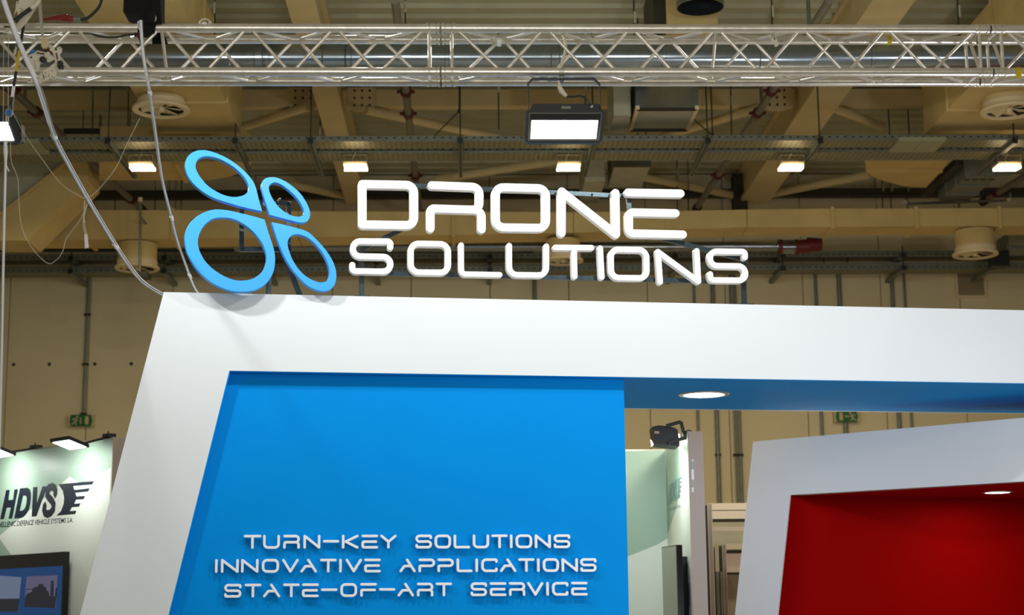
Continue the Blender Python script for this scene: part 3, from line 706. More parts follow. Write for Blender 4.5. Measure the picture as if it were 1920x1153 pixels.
# ================================================================== the blue and white stand
S = frame_at(960, 640, 12.0, 10.0)
def sp(x, y, b=0.0): return S.on_b(x, y, b)
def down_to(p, q, z):                          # extend the line p -> q to height z
    t = (z - p.z) / (q.z - p.z); return p + (q - p) * t
def line_z(p, q, a): return p.z + (q.z - p.z) * (a - p.x) / (q.x - p.x)
oT, oB = sp(307, 547.5), sp(150, 1153); iT, iB = sp(430, 695), sp(316, 1153)
aR_ = sp(2170, 640).x
z_top = lambda a: line_z(sp(307, 547.5), sp(1900, 581.2), a)
z_bot = lambda a: line_z(sp(430, 695), sp(1900, 718.2), a)
oF, iF = down_to(oT, oB, 0), down_to(iT, iB, 0)
zb = z_bot(iT.x); zbr = z_bot(aR_)
stand = thing('exhibition_stand', S, (sp(700, 640).x, 0.3, 0), 'large white framed exhibition stand with a blue panel and a long canopy', 'stand')
D0 = 0.09
part('front_frame', MB().prism([(oT.x, z_top(oT.x)), (oF.x, 0), (iF.x, 0), (iT.x, zb), (aR_, zbr), (aR_, z_top(aR_))], 0, D0), M['white'], stand)
def zt_(a, k=0.0): return z_top(a) + k
dep = 1.86
part('canopy_roof', MB().ext([(oT.x, D0, z_top(oT.x)), (aR_, D0, z_top(aR_)), (aR_, D0, z_top(aR_) - 0.03), (oT.x, D0, z_top(oT.x) - 0.03)], (0, dep - D0, 0)), M['white'], stand)
part('canopy_back', MB().prism([(iT.x, zb), (aR_, zbr), (aR_, z_top(aR_) - 0.03), (iT.x, z_top(iT.x) - 0.03)], dep - 0.03, dep), M['white'], stand)
part('soffit', MB().ext([(iT.x - 0.02, D0, zb + 0.002), (aR_, D0, zbr + 0.002), (aR_, D0, zbr + 0.03), (iT.x - 0.02, D0, zb + 0.03)], (0, dep - 0.03 - D0, 0)), M['blue'], stand, 'blue soffit')
# blue lining of the opening and the blue wall panel
aP = sp(1171.5, 800, D0).x
part('back_panel', MB().prism([(iT.x - 0.35, zb), (aP, z_bot(aP)), (aP, 0), (iF.x - 0.35, 0)], D0 + 0.001, D0 + 0.10), M['blue'], stand, 'blue back panel')
pe = 0.008
part('opening_lining', MB().ext([(iT.x, 0.003, zb - 0.001), (iF.x, 0.003, 0), (iF.x + pe, 0.003, 0), (iT.x + pe, 0.003, zb - 0.001)], (0, D0 - 0.003, 0)), M['blue'], stand, 'blue reveal of the frame')
part('opening_lining', MB().ext([(iT.x + pe, 0.003, zb - 0.004), (aR_, 0.003, zbr - 0.004), (aR_, 0.003, zbr - 0.0005), (iT.x + pe, 0.003, zb - 0.0005)], (0, D0 - 0.003, 0)), M['blue'], stand, 'blue reveal of the frame')
part('support_wall', MB().prism([(iF.x - 0.3, 0), (iT.x - 0.3, zb), (iT.x - 0.36, zb), (iF.x - 0.36, 0)], D0 + 0.1, dep), M['white'], stand)

def downlight(fr_, x, y, z, rx, label, pw=12):
    c = fr_.on_z(x, y, z - 0.003); R = abs(fr_.on_z(x + rx, y, z).x - c.x)
    t = thing('recessed_downlight', fr_, c, label, 'downlight')
    part('trim_ring', MB().lathe(c, [(R * 0.80, 0.002), (R * 0.82, -0.006), (R * 0.98, -0.004), (R, 0.002)], 36), M['profile'], t)
    part('lens', MB().lathe(c, [(R * 0.80, -0.003), (0, -0.003)], 32), M['down'], t, 'glowing white lens')
    area_light('downlight_lamp', fr_.w((c.x, c.y, c.z - 0.02)), fr_.w((c.x, c.y, 0)), pw, R * 1.4, (0.92, 0.92, 1.0))
downlight(S, 1320, 740, zb + (zbr - zb) * 0.55 + 0.002, 46, 'round glowing downlight in the blue canopy soffit')

# ---------------------------------------------------------------- panel lettering
GL = {'T': [([(0, 0), (1, 0)], 0), ([(.5, 0), (.5, 1)], 0)], 'U': [([(0, 0), (0, 1), (1, 1), (1, 0)], .26)],
 'R': [([(0, 0), (1, 0), (1, .54), (0, .54), (0, 1)], [.24, .24, .12]), ([(.6, .54), (1, .54), (1, 1)], .24)],
 'N': [([(0, 1), (0, 0)], 0), ([(0, 0), (1, 1)], 0), ([(1, 1), (1, 0)], 0)], '-': [([(0, .46), (1, .46)], 0)],
 'K': [([(0, 0), (0, 1)], 0), ([(1, 0), (.18, .5)], 0), ([(.18, .5), (1, 1)], 0)],
 'E': [([(0, 0), (1, 0)], 0), ([(.94, .5), (0, .5), (0, 1), (1, 1)], [.1, .1])], 'Y': [([(0, 0), (.5, .52)], 0), ([(1, 0), (.5, .52)], 0), ([(.5, .52), (.5, 1)], 0)],
 'S': [([(1, .18), (1, 0), (0, 0), (0, .5), (1, .5), (1, 1), (0, 1), (0, .82)], [.14, .25, .25, .25, .25, .14])],
 'O': [([(0, 0), (1, 0), (1, 1), (0, 1)], .26, True)], 'L': [([(0, 0), (0, 1), (1, 1)], .1)], 'I': [([(.5, 0), (.5, 1)], 0)],
 'V': [([(0, 0), (.5, 1)], 0), ([(.5, 1), (1, 0)], 0)], 'A': [([(.47, 0), (1, 1)], 0), ([(0, 1), (.27, .55), (.76, .55)], .06)],
 'P': [([(0, 1), (0, .54), (1, .54), (1, 0), (0, 0)], [.08, .25, .25])], 'C': [([(1, .18), (1, 0), (0, 0), (0, 1), (1, 1), (1, .82)], [.14, .26, .26, .14])],
 'F': [([(0, 0), (1, 0)], 0), ([(.94, .5), (0, .5), (0, 1)], .08)]}
L1 = [('T', 459.2, 487.8), ('U', 495.8, 522.6), ('R', 533.6, 560), ('N', 571.5, 598.5), ('-', 608, 633.8), ('K', 643.6, 670), ('E', 680.3, 706.7), ('Y', 715.4, 741.5), ('S', 781.4, 807.8), ('O', 817.4, 843.5), ('L', 853.1, 879.4),
      ('U', 889, 914.9), ('T', 924, 949.6), ('I', 950, 967.4), ('O', 969.3, 995.6), ('N', 1005.2, 1030.6), ('S', 1040.7, 1067)]
L2 = [('I', 395, 416.6), ('N', 416.8, 445.4), ('N', 454.6, 482.5), ('O', 493.5, 521), ('V', 531.4, 557.7), ('A', 565.7, 592.1), ('T', 602.4, 628.8), ('I', 628, 649), ('V', 650.5, 676.4), ('E', 685.4, 711.7), ('A', 751.5, 777.1), ('P', 787.2, 813.5),
      ('P', 822.7, 848.5), ('L', 858.6, 883.7), ('I', 884, 904), ('C', 904.8, 930.9), ('A', 940, 965.7), ('T', 974.3, 999.9), ('I', 999, 1020), ('O', 1020.3, 1045.9), ('N', 1055.5, 1081.4), ('S', 1090.5, 1116.1)]
L3 = [('S', 423, 450.5), ('T', 461, 487.8), ('A', 495.8, 523.3), ('T', 533.2, 559.5), ('E', 568.7, 595.5), ('-', 604.2, 630.6), ('O', 640.7, 667.3), ('F', 678, 704.4), ('-', 713.1, 738.8), ('A', 747.9, 774), ('R', 784.3, 810.2), ('T', 819.5, 845.4),
      ('S', 884.9, 910.8), ('E', 920.9, 947.2), ('R', 956.8, 982.5), ('V', 991.1, 1016.7), ('I', 1016, 1037.6), ('C', 1037.6, 1063.4), ('E', 1073.5, 1099.4)]
bl_ = D0 - 0.036                                # front of the letters; they stand off the panel
names = {'-': 'dash'}
for row, (xa, ya0, ya1), (xb, yb0, yb1), lab in ((L1, (459, 1005.3, 1026.7), (1067, 1004.2, 1025.4), 'top line of white raised letters on the blue panel, turn-key solutions'),
                                                (L2, (405, 1050.6, 1071.8), (1116, 1048.8, 1069.7), 'middle line of white raised letters on the blue panel, innovative applications'),
                                                (L3, (423, 1097.2, 1118.3), (1099, 1093.1, 1114.2), 'bottom line of white raised letters on the blue panel, state-of-art service')):
    m = sp((xa + xb) / 2, ya1, bl_)
    t = thing('slogan_line', S, (m.x, bl_, m.z), lab, 'lettering', 'slogan lines on the blue panel')
    for ch, x0, x1 in row:
        k = ((x0 + x1) / 2 - xa) / (xb - xa); y0 = ya0 + (yb0 - ya0) * k; y1 = ya1 + (yb1 - ya1) * k
        TL, TR, BL, BR = sp(x0, y0 , bl_), sp(x1, y0 , bl_), sp(x0, y1, bl_), sp(x1, y1, bl_)
        w = TR.x - TL.x; mb = MB()
        for si, st in enumerate(GL[ch]):
            pts = [(TL.x + w * u, TL.z + (TR.z - TL.z) * u + (BL.z - TL.z) * v) for u, v in st[0]]
            rad = st[1]; rad = [r * w for r in rad] if isinstance(rad, list) else rad * w
            stroke(mb, pts, 0.0092, bl_ + si * 0.0005, bl_ + 0.022 + si * 0.0005, rad, len(st) > 2, 0.002, 5)
        part('dash' if ch == '-' else 'letter', mb, M['letter'], t)

# ---------------------------------------------------------------- roof lettering on its steel frame
bs = -0.03; th = 0.060
sgn = thing('roof_lettering', S, (sp(1030, 560).x, bs, z_top(sp(1030, 560).x)), 'big white raised lettering in two rows on a dark steel frame above the canopy', 'sign')
BIG = [
 ('D', 8, [([(679.6, 420.6), (679.6, 344.8)], 0), ([(679.6, 344.8), (776.4, 346.5), (776.6, 422.2), (679.6, 420.6)], 15)]),
 ('R', 7.8, [([(809.7, 346.9), (899.2, 350.2), (899.2, 393.2), (807.4, 390.4), (807.4, 427.9)], [14, 14, 7]), ([(872, 392.4), (903.4, 393.3), (903.4, 429.7)], 14)]),
 ('O', 8, [([(929.8, 350.6), (1024, 352.8), (1024, 427.3), (929.8, 426)], 15, True)]),
 ('N', 8, [([(1053.7, 358.7), (1053.2, 436.6)], 0), ([(1053.9, 358.9), (1155.3, 438.9)], 0), ([(1154.4, 361.4), (1155.5, 438.9)], 0)]),
 ('E', 7.9, [([(1178.2, 360.6), (1276.6, 362.4)], 0), ([(1267.3, 399.4), (1179.7, 397.6), (1179.9, 437.2), (1281, 439.2)], [9, 9])]),
 ('S', 5.7, [([(732, 463.5), (732.2, 452.4), (661.9, 451.8), (661.9, 480.2), (732.2, 481.2), (732.2, 509), (661.3, 508.2), (660.6, 496.5)], [10, 14, 14, 14, 14, 11])]),
 ('O', 5.7, [([(770.4, 456.2), (840.4, 457.4), (840.4, 511), (770.4, 510.2)], 15, True)]),
 ('L', 5.2, [([(864.9, 459.3), (865.2, 513.6), (937.2, 514.8)], 8)]),
 ('U', 5.5, [([(955, 460.5), (955.2, 514.8), (1024.6, 515.8), (1024.8, 461.6)], 15)]),
 ('T', 5.6, [([(1042, 463.8), (1109.4, 464.3)], 0), ([(1076.6, 464), (1077.8, 517.8)], 0)]),
 ('I', 5.6, [([(1125.6, 465.2), (1128.6, 519.2)], 0)]),
 ('O', 5.7, [([(1145.8, 467.2), (1212.6, 468.4), (1213.2, 521.2), (1146.4, 520.4)], 15, True)]),
 ('N', 5.6, [([(1234.2, 471.8), (1238.2, 528.3)], 0), ([(1234.4, 472), (1309.8, 527.3)], 0), ([(1307, 470), (1310.1, 527.2)], 0)]),
 ('S', 5.7, [([(1397.4, 482.2), (1397.4, 471.4), (1331.8, 470.8), (1332.2, 498), (1398, 498.8), (1398.4, 525.6), (1333, 524.8), (1332.2, 513.6)], [10, 14, 14, 14, 14, 11])]),
]
for ch, hw, strokes in BIG:
    mb = MB(); sc = 12.0 / F
    for si, st in enumerate(strokes):
        pts = [(lambda v: (v.x, v.z))(sp(x, y, bs - 0.02)) for x, y in st[0]]
        rad = st[1]; k = sc * 1.0; rad = [r * k for r in rad] if isinstance(rad, list) else rad * k
        stroke(mb, pts, hw * sc, bs - 0.02 + si * 0.0008, bs + th - 0.02 + si * 0.0008, rad, len(st) > 2, 0.004, 9)
    part('letter', mb, M['letter'], sgn)
bf = bs + th + 0.02
def sbar(par, pts, b=bf, w=0.032):
    for p, q in zip(pts[:-1], pts[1:]):
        P, Q = sp(*p, b), sp(*q, b); d = (Q - P).normalized() * w * 0.45
        part('frame_bar', MB().bar(P - d, Q + d, w, w), M['steel'], par)
sbar(sgn, [(722, 345.8), (1178, 368.5), (1182, 430)]); sbar(sgn, [(754, 430), (682, 466)]); sbar(sgn, [(1215, 440), (1398, 488)])
sbar(sgn, [(679, 512), (1393, 529)])
for x, y0 in ((678.5, 464), (1392.5, 486)):
    P = sp(x, y0, bf); z0 = z_top(P.x) - 0.005
    part('post', MB().bar((P.x, bf, P.z), (P.x, bf, z0), 0.034, 0.034), M['steel'], sgn)
    part('foot_plate', MB().box(P.x - 0.06, P.x + 0.06, bf - 0.05, bf + 0.06, z0 + 0.004, z0 + 0.012), M['steel'], sgn)
for x, y in ((735, 346.5), (858, 352.5), (980, 358.5), (1110, 365), (700, 512.5), (800, 515), (905, 517.5), (990, 519.5), (1077, 521.5), (1128, 522.8), (1180, 524), (1240, 525.4), (1370, 528.5)):
    P = sp(x, y, bf); part('spacer', MB().tube((P.x, bs + th - 0.021, P.z), (P.x, bf, P.z), 0.008, 6), M['steel'], sgn)

# ---------------------------------------------------------------- logo of four rings
lgp = S.w(sp(490, 420, -0.13)) - CAM
LG = frame_at(490, 420, lgp.dot(CR @ Vector((0, 0, -1))), 15.0)
def lp(x, y, b=0.0): return LG.on_b(x, y, b)
def zoomp(x, y): return 330 + x / 3.719, 270 + y / 3.719
PET = [
 ((598, 466), [(575, 385), (548, 285), (500, 215), (430, 150), (340, 92), (240, 52), (165, 45), (105, 68), (70, 118), (72, 185), (108, 255), (172, 318), (252, 368), (340, 400), (440, 430), (530, 452)],
  [(165, 95), (215, 83), (300, 100), (400, 155), (470, 220), (506, 280), (505, 328), (470, 360), (400, 371), (320, 352), (230, 300), (168, 232), (136, 170), (140, 122)], 'upper left ring'),
 ((655, 492), [(627, 405), (603, 325), (600, 275), (620, 244), (665, 233), (720, 242), (790, 280), (860, 340), (908, 410), (931, 470), (928, 516), (905, 541), (860, 545), (790, 528), (720, 510)],
  [(650, 287), (682, 266), (727, 276), (790, 320), (850, 380), (886, 440), (895, 480), (876, 504), (835, 507), (780, 490), (715, 440), (670, 378), (647, 322)], 'small upper right ring'),
 ((615, 528), [(540, 506), (440, 482), (350, 463), (260, 460), (170, 492), (102, 550), (66, 620), (64, 690), (85, 770), (130, 852), (190, 918), (270, 976), (370, 1018), (460, 1029), (550, 1016), (622, 975), (670, 908), (688, 830), (685, 760), (667, 690), (640, 610)],
  [(245, 524), (320, 510), (400, 521), (480, 560), (550, 620), (602, 690), (630, 760), (631, 822), (605, 888), (550, 934), (480, 954), (400, 949), (310, 910), (230, 850), (177, 780), (151, 705), (156, 640), (188, 575)], 'biggest, lower left ring'),
 ((670, 548), [(740, 562), (850, 590), (922, 617), (990, 680), (1050, 750), (1096, 830), (1116, 908), (1105, 976), (1068, 1015), (1010, 1022), (930, 992), (862, 932), (802, 858), (752, 770), (710, 668)],
  [(800, 640), (850, 627), (910, 646), (970, 692), (1025, 760), (1060, 830), (1073, 890), (1065, 940), (1040, 963), (990, 966), (920, 934), (862, 884), (812, 810), (781, 730), (777, 680)], 'lower right ring')]
z_feet = (LG.on_b(500, 556, 0)).z
logo = thing('ring_logo', LG, (lp(490, 550).x, 0, lp(490, 551).z), 'light blue logo of four tilted rings standing on the canopy edge', 'sign')
for tip, outer, hole, lab in PET:
    o = catmull([tip] + outer + [tip], False, 5)[:-1]; h = catmull(hole, True, 5)
    f = lambda q: (lambda v: (v.x, v.z))(lp(*zoomp(q[0], q[1])))
    part('logo_ring', outline(MB(), [[f(q) for q in o], [f(q) for q in h]], 0, 0.062, 0.003), M['logo'], logo, lab)
bq = 0.22
def lbar(p, q, name='frame_bar', b=bq, w=0.032):
    P, Q = lp(*p, b), lp(*q, b); d = (Q - P).normalized() * w * 0.45
    part(name, MB().bar(P - d, Q + d, w, w), M['steel'], logo)
lbar((453, 382), (541, 382)); lbar((541, 382), (541, 468)); lbar((541, 468), (453, 468)); lbar((453, 468), (453, 382))
P = lp(505, 468, bq); lowz = S.w((0, 0, z_top(sp(505, 552).x) - 0.004)).z
part('post', MB().bar(P, (P.x, P.y, lowz), 0.034, 0.034), M['steel'], logo)
Q = lp(528, 468, bq); E = lp(566, 551, bq + 0.05)
part('diagonal_brace', MB().bar(Q, (E.x, E.y, lowz), 0.03, 0.03), M['steel'], logo)
for x, y in ((470, 382), (520, 382), (470, 420), (540, 440)):
    X = lp(x, y, bq); part('spacer', MB().tube((X.x, 0.061, X.z), (X.x, bq, X.z), 0.008, 6), M['steel'], logo)

# ================================================================== the red and white stand
Rf = frame_at(1412, 828, 14.6, -34.0)
def rp(x, y, b=0.0): return Rf.on_b(x, y, b)
oT, oB, iT, iB = rp(1412, 828), rp(1378, 1153), rp(1481.5, 928), rp(1458, 1153)
oF, iF = down_to(oT, oB, 0), down_to(iT, iB, 0); tR, bR = rp(1920, 783), rp(1920, 902.5)
aE = rp(2060, 780).x; zT = line_z(oT, tR, aE); zB = line_z(iT, bR, aE)
rs_ = thing('exhibition_stand', Rf, ((oT.x + aE) / 2, 0.3, 0), 'white framed stand with a red lined alcove, under the right end of the canopy', 'stand')
part('front_frame', MB().prism([(oT.x, oT.z), (oF.x, 0), (iF.x, 0), (iT.x, iT.z), (aE, zB), (aE, zT)], 0, 0.12), M['white'], rs_)
part('roof', MB().ext([(oT.x, 0.12, oT.z), (aE, 0.12, zT), (aE, 0.12, zT - 0.03), (oT.x, 0.12, oT.z - 0.03)], (0, 1.6, 0)), M['white'], rs_)
# the alcove: its back wall runs away from the left edge, so the soffit is a wedge
def soff(a): return line_z(iT, bR, a)
K = None
for k in range(40):                            # where the soffit's rear edge is seen at the right border
    b_ = 0.12 + k * 0.05; p = rp(1920, 946, b_)
    if p.z >= soff(p.x): K = p; break
K = K or rp(1920, 946, 2.0)
dirx, dirb = K.x - iT.x, K.y - 0.02
a1 = aE; b1_ = 0.02 + dirb * (a1 - iT.x) / dirx
mb = MB(); N = 10; vs = []
for back in (0.0, 0.05):
    for i in range(N + 1):
        for j in range(N + 1):
            u, v = i / N, j / N
            TLc = Vector((iT.x, 0.02, iT.z)); BLc = Vector((iF.x, 0.02, 0)); TRc = Vector((a1, b1_, soff(a1) + 0.02)); BRc = Vector((a1, b1_, 0))
            p = TLc.lerp(TRc, u).lerp(BLc.lerp(BRc, u), v); vs.append((p.x, p.y + back, p.z))
m_ = (N + 1) ** 2; fs = []
for i in range(N):
    for j in range(N):
        k = i * (N + 1) + j; fs += [(k, k + 1, k + N + 2, k + N + 1), (m_ + k, m_ + k + 1, m_ + k + N + 2, m_ + k + N + 1)]
for k in range(N):
    for q0, q1 in ((k, k + 1), (N * (N + 1) + k, N * (N + 1) + k + 1), (k * (N + 1), (k + 1) * (N + 1)), (k * (N + 1) + N, (k + 1) * (N + 1) + N)): fs.append((q0, q1, m_ + q1, m_ + q0))
mb.add(vs, fs, True)
part('alcove_wall', mb, M['red'], rs_, 'red back wall of the alcove')
tri = [(iT.x + 0.001, 0.004), (a1, 0.004), (a1, b1_ + 0.03), (iT.x + 0.001, 0.05)]
mb = MB(); mb.add([(a, b, soff(a)) for a, b in tri] + [(a, b, soff(a) + 0.03) for a, b in tri], [(0, 1, 2, 3), (4, 5, 6, 7), (0, 1, 5, 4), (1, 2, 6, 5), (2, 3, 7, 6), (3, 0, 4, 7)])
part('soffit', mb, M['red'], rs_, 'red soffit')
c = rp(1870, 923, 0.35)
downlight(Rf, 1870, 923, soff(Rf.on_z(1870, 923, (soff(aE) + iT.z) / 2).x), 40, 'round glowing downlight in the red alcove soffit', 5)
# ================================================================== the truss
T = Fr(0, 0, 1.9)
dd = ray(960, 94) * 9.1 + CAM; tb = (dd - T.o).dot(T.v)          # depth of the front chords
T = Fr(*(T.v * tb).xy, 1.9)
def tp(x, y, b=0.0): return T.on_b(x, y, b)
zFT, zFB = tp(960, 53.5).z, tp(960, 135.2).z
zBT, zBB = tp(960, 74.5, 0.24).z, tp(960, 153.2, 0.24).z
rc = 0.0250; rb = 0.0092
j1, j2 = tp(826, 94).x, tp(1858, 94).x; LT = j2 - j1
def truss(a0, label):
    t = thing('truss_section', T, (a0 + LT / 2, 0.12, zFB), label, 'truss', 'aluminium truss sections')
    a1 = a0 + LT
    FT, FB, BT, BB = (0, zFT), (0, zFB), (0.24, zBT), (0.24, zBB)
    for b, z in (FT, FB, BT, BB):
        part('chord', MB().tube((a0 + 0.08, b, z), (a1 - 0.08, b, z), rc, 20), M['alu'], t)
        for s in (a0 + 0.004, a1 - 0.082):
            part('coupler', MB().lathe((s, b, z), [(rc - 0.004, 0), (rc + 0.004, 0.001), (rc + 0.004, 0.016), (rc - 0.004, 0.018), (rc - 0.004, 0.022), (rc + 0.0025, 0.024), (rc + 0.0025, 0.056), (rc - 0.004, 0.058), (rc - 0.004, 0.062), (rc + 0.004, 0.064), (rc + 0.004, 0.077), (rc, 0.078)], 20, (1, 0, 0)), M['alu'], t)
    n = 12; s0 = 0.105; st = (LT - 2 * s0) / n; g = 0.027
    def zig(top, bot, phase):
        for k in range(n):
            p0 = a0 + s0 + k * st + (g if k else 0.0); p1 = a0 + s0 + (k + 1) * st - (g if k < n - 1 else 0.0)
            A, B_ = (top, bot) if (k + phase) % 2 == 0 else (bot, top)
            P = Vector((p0, *A)); Q = Vector((p1, *B_)); d = (Q - P)
            u = Vector((0, B_[0] - A[0], B_[1] - A[1])).normalized() * (rc * 0.8)
            part('brace', MB().tube(P + u, Q - u, rb, 10), M['braze'], t)
    zig(FT, FB, 0); zig(BT, BB, 1); zig(FT, BT, 0); zig(BB, FB, 0)
    for s in (a0 + 0.062, a1 - 0.062):
        for p, q in ((FT, FB), (BT, BB), (FT, BT), (FB, BB)):
            part('strut', MB().tube((s, *p), (s, *q), rb, 10), M['braze'], t)
    part('cross_strut', MB().tube((a0 + LT / 2, *FT), (a0 + LT / 2, *BB), rb, 10), M['braze'], t)
    return t
truss(j1 - LT, 'aluminium truss section with the black hoist and white robot arm on it')
t2 = truss(j1, 'middle aluminium truss section carrying the glaring floodlight')
t3 = truss(j2, 'aluminium truss section entering at the far right with yellow tape')
for tt, p_, q_ in ((t2, 1818, 1837), (t3, 1861, 1882)):
    part('cross_strut', MB().tube(tp(p_, 76, 0.24), tp(q_, 132, 0.0), rb, 10), M['braze'], tt)

def at(x, y, b=-0.045): return tp(x, y, b)
# small things hung on the truss
X = tp(1908, 136); mb = MB().lathe((X.x, 0, zFB), [(rc + 0.001, -0.016), (rc + 0.003, -0.016), (rc + 0.003, 0.016), (rc + 0.001, 0.016)], 20, (1, 0, 0)); mb.box(X.x - 0.016, X.x + 0.004, -rc - 0.004, -rc - 0.002, zFB - 0.045, zFB + 0.01)
solo('tape_flag', mb, M['yellow'], T, 'yellow tape wrapped around the lower front chord at the right', 'tape')
X = tp(1667, 78, 0.24); solo('tape_patch', MB().lathe((X.x, 0.24, zBT), [(rc + 0.001, -0.012), (rc + 0.002, -0.012), (rc + 0.002, 0.012), (rc + 0.001, 0.012)], 20, (1, 0, 0)), M['yellow'], T, 'small yellow tape patch on the rear upper chord', 'tape')
def plug(x0, y0, x1, y1, b, label):
    P, Q = tp(x0, y0, b), tp(x1, y1, b); d = (Q - P)
    t = thing('cable_plug', T, Q, label, 'plug')
    part('body', MB().bar(P + d * 0.2, P + d * 0.75, 0.034, 0.022), M['ivory'], t); part('nose', MB().bar(P + d * 0.75, Q, 0.024, 0.016), M['ivory'], t)
    part('window', MB().bar(P + d * 0.42 - Vector((0, 0.013, 0)), P + d * 0.6 - Vector((0, 0.013, 0)), 0.014, 0.004), M['dark'], t)
    part('cord', MB().path(smooth3([P + d * 0.2, P + Vector((0.0, 0, 0.01)), P + Vector((-0.008, 0.0, 0.03))]), 0.006, 6), M['ivory'], t)
plug(1445, 63, 1457, 86, 0.10, 'ivory plug hanging inside the truss right of the floodlight')
plug(1098, 66, 1122, 77, 0.12, 'ivory plug lying by the rear upper chord above the floodlight')
def loop(x, y, r, b, label, n=3):
    c = tp(x, y, b); k = r * 9.1 / F; mb = MB()
    for i in range(n):
        P = [c + Vector((math.cos(a) * k * (1 + 0.1 * i), 0.012 * i, math.sin(a) * k * (0.75 + 0.12 * i))) for a in [2 * math.pi * j / 16 + i for j in range(17)]]
        mb.path(P, 0.0045, 6)
    t = thing('cable_loop', T, c, label, 'cable'); part('coil', mb, M['ivory'], t); part('tie', MB().box(c.x - 0.012, c.x + 0.012, b - 0.02, b + 0.04, c.z - k - 0.01, c.z - k + 0.02), M['cable'], t)
loop(384, 42, 9, 0.0, 'white cable loop tied on top of the truss near the logo')
loop(936, 72, 8, 0.14, 'ivory cable loop wound around the rear upper chord')
t = thing('feed_cable', T, tp(1052, 122, 0.1), 'ivory cable running down inside the truss to the floodlight plug', 'cable')
part('cord', MB().path(smooth3([tp(1055, 64, 0.1), tp(1060, 80, 0.06), tp(1060, 96, 0.04), tp(1054, 116, 0.02), tp(1050, 128, -0.04)]), 0.0085, 8), M['ivory'], t)
part('clip', MB().tube(tp(1052, 121, 0.0), tp(1055, 121, 0.0), 0.02, 8), M['ivory'], t)
t = thing('slack_cable', T, tp(210, 66, 0.15), 'grey cable sagging inside the truss left of the hoist', 'cable')
part('cord', MB().path(smooth3([tp(168, 61, 0.1), tp(185, 68, 0.12), tp(215, 70, 0.14), tp(240, 65, 0.15), tp(256, 65, 0.12)]), 0.006, 6), M['rod'], t)
part('end', MB().bar(tp(252, 65, 0.1), tp(262, 65, 0.1), 0.02, 0.024), M['redpipe'], t)

# the glaring floodlight
def floodlight():
    b = -0.04
    hook = tp(1053, 135, 0)
    t = thing('floodlight', T, tp(1060, 265, b), 'glaring white LED floodlight hanging on a bracket under the truss', 'floodlight')
    part('hook_clamp', MB().lathe((hook.x, 0, zFB), [(rc + 0.001, -0.014), (rc + 0.007, -0.014), (rc + 0.007, 0.014), (rc + 0.001, 0.014)], 20, (1, 0, 0)).box(hook.x - 0.006, hook.x + 0.006, -0.012, 0.012, zFB - rc - 0.05, zFB - rc), M['profile'], t)
    part('bolt', MB().tube(tp(1053, 149, b), tp(1053, 158, b), 0.011, 8), M['galv'], t)
    P = [tp(x, y, b) for x, y in ((991.5, 206), (990, 158), (998, 148.5), (1114, 148.5), (1124, 158), (1125.5, 204))]
    for i, (p, q) in enumerate(zip(P[:-1], P[1:])):
        d = (q - p).normalized() * 0.002; part('bracket_bar', MB().bar(p - d, q + d, 0.006, 0.03, (0, 1, 0)) if i in (0, 4) else MB().bar(p - d, q + d, 0.03, 0.007, (0, 0, 1)), M['black'], t)
    C_ = lambda x, y, bb: tp(x, y, bb)
    q = lambda x0, x1, x2, x3, y0, y1, bb: [C_(x0, y0, bb), C_(x1, y0, bb), C_(x2, y1, bb), C_(x3, y1, bb)]
    part('rear_housing', MB().ext([C_(994, 205, b), C_(998, 196, b), C_(1004, 194.5, b), C_(1120, 194.5, b), C_(1126, 197, b), C_(1128, 206, b), C_(1128, 250, b), C_(994, 250, b)], (0, 0.07, 0)), M['black'], t)
    fo = [C_(x, y, b - 0.03) for x, y in ((986, 210), (990, 206), (1131, 206), (1136, 211), (1129.5, 262), (1125, 267.5), (988, 267.5), (983.5, 262))]
    part('front_frame', MB().ext(fo, (0, 0.034, 0)), M['black'], t)
    rim = [C_(x, y, b - 0.0315) for x, y in ((993, 212.5), (1128, 212.5), (1123, 263), (991, 263))]
    part('lens', MB().ext(rim, (0, 0.0012, 0)), M['gloss'], t, 'dark glass lens')
    part('led_panel', MB().ext([C_(x, y, b - 0.034) for x, y in ((997, 226), (1121, 226), (1117, 259.5), (995.5, 259.5))], (0, 0.0022, 0)), M['flood'], t, 'glaring white LED panel')
    g = MB()
    for p, q2 in zip(rim, rim[1:] + rim[:1]): g.bar(p, q2, 0.003, 0.003)
    part('lens_rim', g, M['zinc'], t)
    part('rating_label', MB().ext([C_(x, y, b - 0.004) for x, y in ((1053, 199), (1070, 199), (1070, 204), (1053, 204))], (0, 0.003, 0)), M['zinc'], t)
    part('cable_gland', MB().lathe(C_(1109, 200, b - 0.01), [(0, -0.01), (0.008, -0.01), (0.008, 0.02)], 10, (0, 1, 0)), M['ivory'], t)
    part('plug', MB().path([C_(1048, 151, b), C_(1049, 163, b), C_(1053, 172, b), C_(1062, 181, b)], 0.01, 8, radii=[0.006, 0.012, 0.016, 0.009]), M['ivory'], t)
    part('cord', MB().path(smooth3([C_(1062, 181, b), C_(1075, 181, b), C_(1090, 180, b), C_(1101, 187, b - 0.01), C_(1109, 199, b - 0.02)]), 0.005, 6), M['black'], t)
floodlight()
